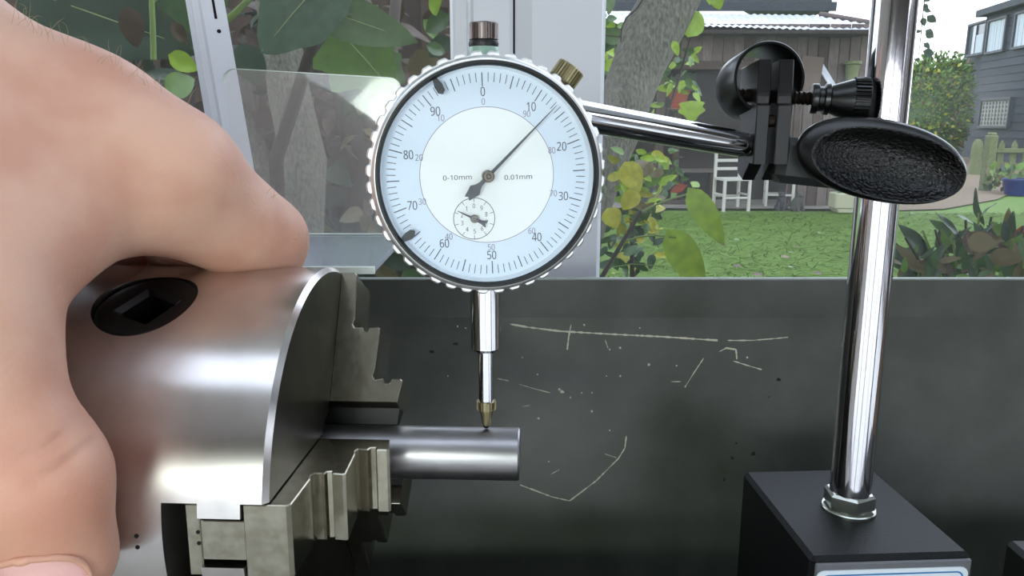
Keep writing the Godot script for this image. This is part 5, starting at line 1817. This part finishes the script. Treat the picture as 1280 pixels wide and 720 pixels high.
func house():
	H0 = at(1212, 200, 28.0) * Vector3(1, 0, 1)
	H1 = at(1300, 200, 23.3) * Vector3(1, 0, 1)
	var o := thing("house", H0, "two-storey black weatherboarded house at the right edge", "house")
	var dirn := (H1 - H0).normalized()
	var n := dirn.cross(Vector3.UP).normalized()
	if n.dot(EYE - H0) < 0: n = -n
	var bas := Basis(dirn, Vector3.UP, dirn.cross(Vector3.UP))
	var far := H0 + dirn * 11.0
	var top := on_house(1212, 27).y
	var nb := 19
	var bh := top / nb
	for i in nb:
		var g := Geo.new(false)
		g.box((H0 + far) / 2 + Vector3.UP * (bh * (i + 0.5)) + n * 0.02, Vector3(11.0, bh * 1.06, 0.035), 0.004, bas * Basis(Vector3.RIGHT, 0.09 * signf(bas.z.dot(n)) * -1.0))
		obj("weatherboard", g, M.weather_board if (i * 7) % 3 else M.weather_board_pale, o)
	var g := Geo.new(false)
	g.box((H0 + far) / 2 - n * 2.1 + Vector3.UP * top / 2, Vector3(11.0, top, 4.0), 0.0, bas)
	obj("wall", g, M.weather_board, o)
	g = Geo.new(false)
	g.box((H0 + far) / 2 + Vector3.UP * (top + 0.10) - n * 1.9, Vector3(11.3, 0.24, 4.5), 0.02, bas)
	obj("fascia", g, M.weather_board_pale, o)
	g = Geo.new(false)
	g.box(H0 - dirn * 1.0 - n * 2.2 + Vector3.UP * on_house(1212, 56).y / 2, Vector3(2.2, on_house(1212, 56).y, 4.0), 0.02, bas)
	obj("annex", g, M.weather_board, o)
	# windows: frame, pane, blinds or lattice behind
	for w in [[1211.5, 1233, 29.5, 68, 2], [1236, 1258, 24, 64.5, 6], [1270, 1296, 14, 58, 5], [1227, 1263, 124, 159, 0]]:
		var c0 := on_house(w[0], (w[2] + w[3]) / 2.0, 0.05)
		var c1 := on_house(w[1], (w[2] + w[3]) / 2.0, 0.05)
		var mx: float = (w[0] + w[1]) / 2.0
		var yt := on_house(mx, w[2], 0.05).y
		var yb := on_house(mx, w[3], 0.05).y
		var wd := Vector3(c1.x - c0.x, 0, c1.z - c0.z).length()
		var mid := (c0 + c1) / 2
		mid.y = (yt + yb) / 2
		g = Geo.new(false)
		for s in [-1.0, 1.0]:
			g.box(mid + dirn * s * wd / 2 + n * 0.03, Vector3(0.09, yt - yb + 0.09, 0.12), 0.01, bas)
			g.box(mid + Vector3.UP * s * (yt - yb) / 2 + n * 0.03, Vector3(wd, 0.09, 0.12), 0.01, bas)
		var fr := obj("window", g, M.house_frame, o)
		g = Geo.new(false)
		g.box(mid + n * 0.005, Vector3(wd, yt - yb, 0.02), 0.0, bas)
		obj("pane", g, M.house_pane, fr)
		if w[4]:
			for k in int(w[4]):
				var f: float = (k + 0.5) / w[4]
				g = Geo.new(false)
				var hh: float = (yt - yb) * (0.96 if w[4] > 2 or k == 0 else 0.62)
				if w[4] == 2 and k == 0: hh *= 0.98
				g.box(mid + dirn * (f - 0.5) * wd + Vector3.UP * (hh - (yt - yb)) / 2 * 1.0 + n * 0.025, Vector3(wd / w[4] * 0.86, hh, 0.012), 0.0, bas * Basis(Vector3.UP, 0.15 if k % 2 else -0.1))
				obj("blind", g, M.house_pane if w[4] == 2 and k == 0 else M.blind, fr)
		else:
			for k in 9:
				g = Geo.new(false)
				g.box(mid + dirn * ((k + 0.5) / 9.0 - 0.5) * wd + n * 0.03, Vector3(wd * 0.035, yt - yb, 0.02), 0.0, bas)
				obj("glazing_bar", g, M.lattice, fr)
			for k in 7:
				g = Geo.new(false)
				g.box(mid + Vector3.UP * ((k + 0.5) / 7.0 - 0.5) * (yt - yb) + n * 0.03, Vector3(wd, wd * 0.022, 0.02), 0.0, bas)
				obj("glazing_bar", g, M.lattice, fr)


func far_right():
	# hedge between shed and house
	var c := at(1159, 140, 26.0)
	c.y = 1.5
	var g := Geo.new(false)
	g.ball(c, Vector3(0.92, 1.5, 0.8), Basis.IDENTITY, 20, 12)
	g.ball(c + Vector3(0.35, 0.3, 0), Vector3(0.6, 1.35, 0.7), Basis.IDENTITY, 20, 12)
	var o := thing("hedge", c * Vector3(1, 0, 1), "tall rounded green hedge left of the black house", "hedge")
	obj("core", g, M.leaf_mid, o)
	for part in [["leaf_bright", 5200], ["leaf_mid", 1800], ["leaf_tan", 900], ["leaf_yellow", 900]]:
		var mm := MultiMesh.new()
		mm.transform_format = MultiMesh.TRANSFORM_3D
		mm.mesh = L.tiny
		mm.instance_count = part[1]
		for i in part[1]:
			var d := Vector3(rng.randfn(), rng.randfn(), rng.randfn()).normalized()
			d = Vector3(signf(d.x) * pow(absf(d.x), 0.7), signf(d.y) * pow(absf(d.y), 0.75), d.z)
			var p := c + d * Vector3(1.0, 1.75, 0.9) * rng.randf_range(0.75, 1.08) + (Vector3(0.3, 0.25, 0) if i % 2 else Vector3.ZERO)
			p.y = maxf(p.y, 0.05)
			var y := (d + Vector3(rng.randf_range(-1, 1), rng.randf_range(-0.6, 1), rng.randf_range(-1, 1))).normalized()
			var z := y.cross(d.cross(y) + Vector3(0.01, 0, 0)).normalized()
			var s := rng.randf_range(0.09, 0.19)
			mm.set_instance_transform(i, Transform3D(Basis(y.cross(z) * s, y * s, z * s), p - c * Vector3(1, 0, 1)))
		var mi := MultiMeshInstance3D.new()
		mi.name = "foliage"
		mi.multimesh = mm
		mi.material_override = M[part[0]]
		mi.set_meta("kind", "stuff")
		o.add_child(mi, true)
	# bare tree beyond
	var bt := thing("bare_tree", at(1186, 170, 40.0) * Vector3(1, 0, 1), "pale leafless tree beyond the hedge against the white sky", "tree")
	g = Geo.new(false)
	var root := at(1186, 170, 40.0) * Vector3(1, 0, 1)
	g.tube([root, root + Vector3(0, 4.0, 0)], [0.12, 0.05], 6)
	for k in 46:
		var a := root + Vector3(0, rng.randf_range(2.0, 4.2), 0)
		var d := Vector3(rng.randf_range(-1, 1), rng.randf_range(0.2, 1.0), rng.randf_range(-0.5, 0.5)) * rng.randf_range(0.5, 1.3)
		g.tube([a, a + d * 0.5, a + d + Vector3(0, 0.2, 0)], [0.025, 0.016, 0.006], 4, false)
	obj("branches", g, M.stone_pale, bt).set_meta("kind", "stuff")
	# picket fence
	var f := thing("picket_fence", at(1236, 238, 14.3) * Vector3(1, 0, 1), "mossy pale picket fence with a thick end post by the drive", "fence")
	var post := at(1236, 200, 14.3) * Vector3(1, 0, 1)
	g = Geo.new(false)
	g.box(post + Vector3(0, 0.52, 0), Vector3(0.17, 1.04, 0.17), 0.02)
	g.box(post + Vector3(0, 1.06, 0), Vector3(0.13, 0.06, 0.13), 0.02)
	obj("post", g, M.mossy_wood, f)
	for k in 6:
		g = Geo.new(false)
		var p := post + Vector3(0.22 + k * 0.20, 0, -0.02 + k * 0.06)
		g.prism(PackedVector2Array([Vector2(-0.055, 0.08), Vector2(0.055, 0.08), Vector2(0.055, 0.86), Vector2(0, 0.95), Vector2(-0.055, 0.86)]), -0.012, 0.012, Transform3D(Basis.IDENTITY, p))
		obj("picket", g, M.mossy_wood, f)
	for y in [0.30, 0.76]:
		g = Geo.new(false)
		g.box(post + Vector3(0.72, y, 0.20), Vector3(1.44, 0.08, 0.04), 0.008, Basis(Vector3.UP, -0.29))
		obj("rail", g, M.mossy_wood, f)
	# blue tub and plant in front of the fence
	var tp := at(1272, 240, 13.6) * Vector3(1, 0, 1)
	var t := thing("tub", tp, "blue plastic tub on the grass below the picket fence", "tub")
	g = Geo.new(false)
	g.lathe([Vector2(0, 0), Vector2(0.20, 0), Vector2(0.25, 0.26), Vector2(0.27, 0.26), Vector2(0.27, 0.29), Vector2(0.23, 0.29), Vector2(0.19, 0.04), Vector2(0, 0.03)], Transform3D(Basis.IDENTITY, tp), 28)
	obj("body", g, M.blue_plastic, t)
	var pp := at(1250, 236, 13.9) * Vector3(1, 0, 1)
	var pl := thing("leafy_plant", pp, "low green plant between the picket fence end post and the blue tub", "plant")
	for k in 44:
		var a := pp + Vector3(rng.randf_range(-0.22, 0.3), rng.randf_range(0.0, 0.45), rng.randf_range(-0.12, 0.15))
		leaf(pl, "tiny", M[["leaf_mid", "leaf_tan", "leaf_bright", "leaf_deep"][k % 4]], a, a + Vector3(rng.randf_range(-0.12, 0.12), rng.randf_range(0.02, 0.16), rng.randf_range(-0.05, 0.1)), Vector3(0, 0.5, 1), 1.2)
	# mossy stump with a rounded head by the house
	var sp := at(1220, 198, 19.0) * Vector3(1, 0, 1)
	var st := thing("stump", sp, "mossy round-topped stump on the gravel in front of the black house", "stump")
	g = Geo.new(false)
	g.lathe([Vector2(0, 0), Vector2(0.15, 0), Vector2(0.12, 0.3), Vector2(0.13, 0.62), Vector2(0.11, 0.78), Vector2(0.06, 0.86), Vector2(0, 0.88)], Transform3D(Basis.IDENTITY, sp), 18)
	obj("stump_body", g, M.mossy_wood, st)


func lawn_cover():
	# grass blades
	var g := Geo.new(false)
	g.tri(Vector3(-0.004, 0, 0), Vector3(0.004, 0, 0), Vector3(0.006, 1, 0.2), Vector3(0, 1, 0.15), Vector3(0, 1, 0.15), Vector3(0, 1, 0.15))
	var mm := MultiMesh.new()
	mm.transform_format = MultiMesh.TRANSFORM_3D
	mm.mesh = g.mesh()
	mm.instance_count = 60000
	for i in 60000:
		var p := Vector3(rng.randf_range(-0.4, 7.4), -0.01, rng.randf_range(-10.9, -4.4))
		var b := Basis(Vector3.UP, rng.randf() * TAU) * Basis(Vector3.RIGHT, rng.randf_range(-0.5, 0.5))
		mm.set_instance_transform(i, Transform3D(b.scaled(Vector3(1.6, rng.randf_range(0.012, 0.032), 1.0)), p))
	var mi := MultiMeshInstance3D.new()
	mi.name = "grass"
	mi.multimesh = mm
	mi.material_override = M.grass_blade
	add_child(mi)
	tag(mi, "short green grass of the lawn beyond the right window", "grass")
	mi.set_meta("kind", "stuff")
	# fallen leaves
	var taken := []
	for k in 64:
		var px := rng.randf_range(765, 1120)
		var py := 266.0 + 78.0 * sqrt(rng.randf())
		if k < 22:
			px = rng.randf_range(762, 815)
			py = rng.randf_range(312, 345)
		elif k < 30:
			px = rng.randf_range(1085, 1160)
			py = rng.randf_range(250, 268)
		var p := ground(px, py, 0.03)
		var near := false
		for q in taken:
			if p.distance_to(q) < 0.24: near = true
		if near: continue
		taken.append(p)
		var a := rng.randf() * TAU
		var s := rng.randf_range(0.05, 0.10)
		var dirn := Vector3(cos(a), 0.1, sin(a)) * s
		var m: Material = M[["leaf_tan", "leaf_yellow", "leaf_pale", "leaf_brown"][k % 4]]
		var o := MeshInstance3D.new()
		o.name = numbered("fallen_leaf")
		o.mesh = L.tiny
		o.material_override = m
		add_child(o)
		var z := Vector3(0.2 * cos(a * 3), 1, 0.3).normalized()
		var y := dirn.normalized()
		z = (z - y * y.dot(z)).normalized()
		o.transform = Transform3D(Basis(y.cross(z) * s * 1.3, y * s, z * s), p)
		tag(o, "small fallen autumn leaf lying on the lawn", "leaf", "fallen leaves on the lawn")


func hand():
	# joints in millimetres round the lens: place, radius
	var J := {
		"elbow": [Vector3(-330, 20, -95), 40.0], "wrist": [Vector3(-148.5, 14.6, -175), 26.0], "wrist_low": [Vector3(-143.2, -4.2, -162.8), 24.0], "index_root": [Vector3(-134.4, 12.5, -174.6), 20.0],
		"index_knuckle": [Vector3(-81, -10.9, -185.9), 12.5], "index_mid": [Vector3(-69.4, -31.8, -212.1), 10.8], "index_end": [Vector3(-80.2, -64, -238.5), 9.5], "index_tip": [Vector3(-90, -86, -253), 8.5],
		"second_knuckle": [Vector3(-105.3, -9.3, -202.6), 13.0], "second_mid": [Vector3(-94, -30.8, -219), 12.0], "second_end": [Vector3(-108, -62, -245.8), 9.5], "second_tip": [Vector3(-112, -86, -258), 8.6],
		"third_knuckle": [Vector3(-124, -6, -208), 12.5], "third_mid": [Vector3(-121, -31, -232), 10.5], "third_end": [Vector3(-130, -64, -252), 9.2], "third_tip": [Vector3(-131, -86, -261), 8.2],
		"thumb_root": [Vector3(-123.2, -15.7, -152.1), 19.0], "thumb_knuckle": [Vector3(-105.5, -40.5, -139.5), 13.0], "thumb_joint": [Vector3(-91.6, -67, -135.5), 12.0], "thumb_end": [Vector3(-90.5, -84.5, -137.5), 10.8],
		"web_far": [Vector3(-96.6, -13, -181.3), 15.0], "web_near": [Vector3(-106.4, -28.2, -149.4), 14.0], "palm_a": [Vector3(-125.3, -9.7, -171.8), 26.0], "palm_b": [Vector3(-106.7, -5.8, -189), 19.0],
		"muscle_a": [Vector3(-89.1, -15.4, -187), 13.0], "muscle_b": [Vector3(-76.4, -28, -203.5), 11.5],
	}
	var bones := [["elbow", "wrist", 8.0], ["wrist", "wrist_low", 12.0], ["wrist", "index_root", 12.0], ["index_root", "index_knuckle", 14.0], ["palm_a", "palm_b", 16.0], ["thumb_root", "thumb_knuckle", 16.0], ["wrist_low", "thumb_root", 14.0], ["web_far", "web_near", 16.0], ["thumb_knuckle", "thumb_joint", 10.0], ["thumb_joint", "thumb_end", 6.0], ["palm_b", "second_knuckle", 14.0], ["palm_a", "third_knuckle", 14.0], ["index_knuckle", "index_mid", 9.0], ["muscle_a", "muscle_b", 9.0], ["second_knuckle", "second_mid", 6.0], ["index_mid", "index_end", 5.0], ["index_end", "index_tip", 4.0], ["second_mid", "second_end", 4.0], ["second_end", "second_tip", 4.0], ["third_knuckle", "third_mid", 5.0], ["third_mid", "third_end", 4.0], ["third_end", "third_tip", 4.0]]
	var BA := PackedVector3Array()
	var BB := PackedVector3Array()
	var BR := PackedFloat32Array()
	var BS := PackedFloat32Array()
	var BK := PackedFloat32Array()
	for b in bones:
		BA.append(J[b[0]][0]); BB.append(J[b[1]][0] - J[b[0]][0])
		BR.append(J[b[0]][1]); BS.append(J[b[1]][1] - J[b[0]][1]); BK.append(b[2])
	var nb := bones.size()
	# skin folds over the thumb joint: grooves along short arcs
	var folds := []
	for f in [[-18, 598, 92, 558, 1.1], [5, 630, 74, 592, 0.7], [-30, 575, 40, 562, 0.5]]:
		folds.append([(at(f[0], f[1], 0.130) - EYE) * 1000.0, (at(f[2], f[3], 0.130) - EYE) * 1000.0, f[4]])
	var sd := func(p: Vector3) -> float:
		var D := 1e9
		for i in nb:
			var pa := p - BA[i]
			var t := clampf(pa.dot(BB[i]) / BB[i].length_squared(), 0.0, 1.0)
			var d := (pa - BB[i] * t).length() - (BR[i] + BS[i] * t)
			if D > 1e8:
				D = d
			else:
				var k := BK[i]
				var h := clampf(0.5 + 0.5 * (D - d) / k, 0.0, 1.0)
				D = lerpf(D, d, h) - k * h * (1.0 - h)
		if p.x > -130 and p.y < -45 and p.z > -140:
			for f in folds:
				var ab: Vector3 = f[1] - f[0]
				var q: Vector3 = p - f[0]
				ab.z = 0; q.z = 0
				var t := clampf(q.dot(ab) / ab.length_squared(), 0.0, 1.0)
				D += f[2] * exp(-(q - ab * t).length_squared() / 1.1) * sin(PI * clampf(t * 0.9 + 0.05, 0, 1))
		return D
	# surface nets over the blocks that the skin crosses
	var h := 2.0
	var lo := Vector3(-376, -116, -276)
	var nx := 168
	var ny := 92
	var nz := 112
	var F := PackedFloat32Array()
	F.resize(nx * ny * nz)
	F.fill(1e9)
	var blk := 6
	var active := []
	for bx in range(0, nx - 1, blk):
		for by in range(0, ny - 1, blk):
			for bz in range(0, nz - 1, blk):
				var c := lo + Vector3(bx + blk * 0.5, by + blk * 0.5, bz + blk * 0.5) * h
				if absf(sd.call(c)) < blk * h * 0.87 + 1.5:
					active.append(Vector3i(bx, by, bz))
					for x in range(bx, mini(bx + blk + 1, nx)):
						for y in range(by, mini(by + blk + 1, ny)):
							for z in range(bz, mini(bz + blk + 1, nz)):
								var id := (x * ny + y) * nz + z
								if F[id] > 1e8:
									F[id] = sd.call(lo + Vector3(x, y, z) * h)
	var cell := {}
	var verts := PackedVector3Array()
	var step := [ny * nz, nz, 1]
	for b in active:
		for x in range(b.x, mini(b.x + blk, nx - 1)):
			for y in range(b.y, mini(b.y + blk, ny - 1)):
				for z in range(b.z, mini(b.z + blk, nz - 1)):
					var id := (x * ny + y) * nz + z
					var f0 := F[id]
					if absf(f0) > h * 2.5: continue
					var sum := Vector3.ZERO
					var n := 0
					for a in 3:
						var u := (a + 1) % 3
						var w := (a + 2) % 3
						for i in 2:
							for j in 2:
								var q: int = id + i * step[u] + j * step[w]
								var fa := F[q]
								var fb := F[q + step[a]]
								if (fa < 0) != (fb < 0) and fa < 1e8 and fb < 1e8:
									var v := Vector3.ZERO
									v[a] = fa / (fa - fb); v[u] = i; v[w] = j
									sum += v
									n += 1
					if n:
						cell[id] = verts.size()
						verts.append(lo + (Vector3(x, y, z) + sum / n) * h)
	var norms := PackedVector3Array()
	var cols := PackedColorArray()
	var blot := FastNoiseLite.new()
	blot.frequency = 0.035
	blot.fractal_octaves = 4
	blot.seed = 9
	var tip: Vector3 = J.thumb_end[0]
	for v in verts:
		var e := 0.6
		norms.append(Vector3(sd.call(v + Vector3(e, 0, 0)) - sd.call(v - Vector3(e, 0, 0)), sd.call(v + Vector3(0, e, 0)) - sd.call(v - Vector3(0, e, 0)), sd.call(v + Vector3(0, 0, e)) - sd.call(v - Vector3(0, 0, e))).normalized())
		var k := blot.get_noise_3dv(v)
		var c := Color(0.615, 0.36, 0.265).lerp(Color(0.54, 0.275, 0.195), clampf(0.45 + k * 1.7, 0, 1))
		var red := clampf(1.0 - (v - tip - Vector3(6, 8, 0)).length() / 34.0, 0, 1)
		c = c.lerp(Color(0.62, 0.27, 0.18), red * 0.6)
		cols.append(c)
	var g := Geo.new()
	var idx := PackedInt32Array()
	for id in cell:
		var z: int = id % nz
		var y: int = (id / nz) % ny
		var x: int = id / (ny * nz)
		for a in 3:
			var u := (a + 1) % 3
			var w := (a + 2) % 3
			if [x, y, z][u] == 0 or [x, y, z][w] == 0: continue
			var fa := F[id]
			var fb := F[id + step[a]]
			if (fa < 0) == (fb < 0) or fb > 1e8: continue
			var q := [id, id - step[u], id - step[u] - step[w], id - step[w]]
			var ok := true
			for m in q:
				if not cell.has(m): ok = false
			if not ok: continue
			var o4 := [cell[q[0]], cell[q[1]], cell[q[2]], cell[q[3]]]
			for t in [[0, 1, 2], [0, 2, 3]]:
				var A := verts[o4[t[0]]]
				var B := verts[o4[t[1]]]
				var C := verts[o4[t[2]]]
				if (B - A).cross(C - A).dot(norms[o4[t[0]]]) > 0:
					idx.append_array([o4[t[0]], o4[t[2]], o4[t[1]]])
				else:
					idx.append_array([o4[t[0]], o4[t[1]], o4[t[2]]])
	var home := w3(Vector3(-125, -20, -172))
	var o := thing("person", home, "hand and bare forearm gripping the steel chuck, thumb on its near side", "person")
	var arr := []
	arr.resize(Mesh.ARRAY_MAX)
	var wv := PackedVector3Array()
	for v in verts:
		wv.append(w3(v) - home)
	arr[Mesh.ARRAY_VERTEX] = wv
	arr[Mesh.ARRAY_NORMAL] = norms
	arr[Mesh.ARRAY_COLOR] = cols
	arr[Mesh.ARRAY_INDEX] = idx
	var am := ArrayMesh.new()
	am.add_surface_from_arrays(Mesh.PRIMITIVE_TRIANGLES, arr)
	var body := MeshInstance3D.new()
	body.name = "hand"
	body.mesh = am
	body.material_override = M.skin
	o.add_child(body, true)
	# the thumbnail: a curved plate let into the back of the thumb, its free edge towards the tip
	g = Geo.new()
	var gt := Geo.new()
	var ta: Vector3 = J.thumb_joint[0]
	var tb: Vector3 = J.thumb_end[0]
	var yy := (tb - ta).normalized()
	var zz := (Vector3(0.0, 0.35, 1) - yy * yy.dot(Vector3(0.0, 0.35, 1))).normalized()
	var xx := yy.cross(zz).normalized()
	var nu := 16
	var nv := 14
	var pt := func(i: int, k: int) -> Vector3:
		var v := float(k) / nv
		var y := lerpf(-8.0, 9.5, v)
		var half := 7.2 * sqrt(maxf(0.012, 1.0 - pow(1.0 - minf(v / 0.5, 1.0), 2.0)))
		var u := (2.0 * i / nu - 1.0) * half
		y += 0.0
		var base := tb + yy * y
		var ang := -0.12 + u / 7.2 * 0.85
		var dirn := zz * cos(ang) + xx * sin(ang)
		var p := base + dirn * 20.0
		for it in 30:
			var d: float = sd.call(p)
			if d < 0.12: break
			p -= dirn * maxf(d * 0.8, 0.05)
		return p + dirn * (0.25 * (1.0 - pow(absf(2.0 * i / nu - 1.0), 4.0)) + 0.05)
	for i in nu:
		for k in nv:
			var q := [pt.call(i, k), pt.call(i + 1, k), pt.call(i + 1, k + 1), pt.call(i, k + 1)]
			var nn: Vector3 = (q[2] - q[0]).cross(q[3] - q[1]).normalized()
			if nn.dot(zz) < 0: nn = -nn
			(gt if k >= 12 else g).quad(q[0], q[1], q[2], q[3], nn)
	var fold_path := []
	for k in range(nv - 2, -1, -1): fold_path.append(pt.call(0, k))
	for i in range(1, nu): fold_path.append(pt.call(i, 0))
	for k in range(0, nv - 1): fold_path.append(pt.call(nu, k))
	var gf := Geo.new()
	gf.tinted = true
	gf.tint = Color(0.62, 0.31, 0.22)
	var fr := []
	for k in fold_path.size(): fr.append(0.25 + 0.65 * sin(PI * k / (fold_path.size() - 1.0)))
	gf.tube(fold_path, fr, 8, false)
	var nail := obj("thumbnail", g, M.nail, o)
	obj("nail_edge", gt, M.nail_tip, nail)
	obj("nail_fold", gf, M.skin, nail)
	# fine hairs along the back of the hand and wrist
	g = Geo.new()
	for k in 44:
		var px := rng.randf_range(0, 250)
		var py := 12.0 + px * 0.47 + rng.randf_range(-2, 10)
		if k > 40:
			px = rng.randf_range(290, 350); py = 200 + (px - 290) * 0.95
		var ro := at(px, py, 1.0) - EYE
		var p := ro * 110.0
		for it in 60:
			var d: float = sd.call(p)
			if d < 0.2: break
			p += ro.normalized() * maxf(d * 0.7, 0.2)
			if p.z < -260: break
		if sd.call(p) > 1.0: continue
		var nn := Vector3(sd.call(p + Vector3(1, 0, 0)) - sd.call(p - Vector3(1, 0, 0)), sd.call(p + Vector3(0, 1, 0)) - sd.call(p - Vector3(0, 1, 0)), sd.call(p + Vector3(0, 0, 1)) - sd.call(p - Vector3(0, 0, 1))).normalized()
		var dirn := (nn * 0.8 + Vector3(rng.randf_range(-0.9, 0.6), rng.randf_range(0.0, 0.6), rng.randf_range(-0.3, 0.3))).normalized()
		var L := rng.randf_range(3.0, 7.0)
		var side := dirn.cross(Vector3(0.2, 0.1, 1)).normalized() * (1.0 if rng.randf() < 0.5 else -1.0)
		var curl := rng.randf_range(0.2, 1.4)
		var pts := [p - nn * 0.3]
		for q in range(1, 7):
			var u := q / 6.0
			pts.append(p + dirn * L * u * (1.0 - 0.45 * curl * u * u) + side * L * 0.35 * curl * u * u)
		g.tube(pts, [0.04, 0.04, 0.038, 0.035, 0.03, 0.022, 0.01], 4, false)
	var hr := obj("hair", g, M.hair, o)
	hr.set_meta("kind", "stuff")
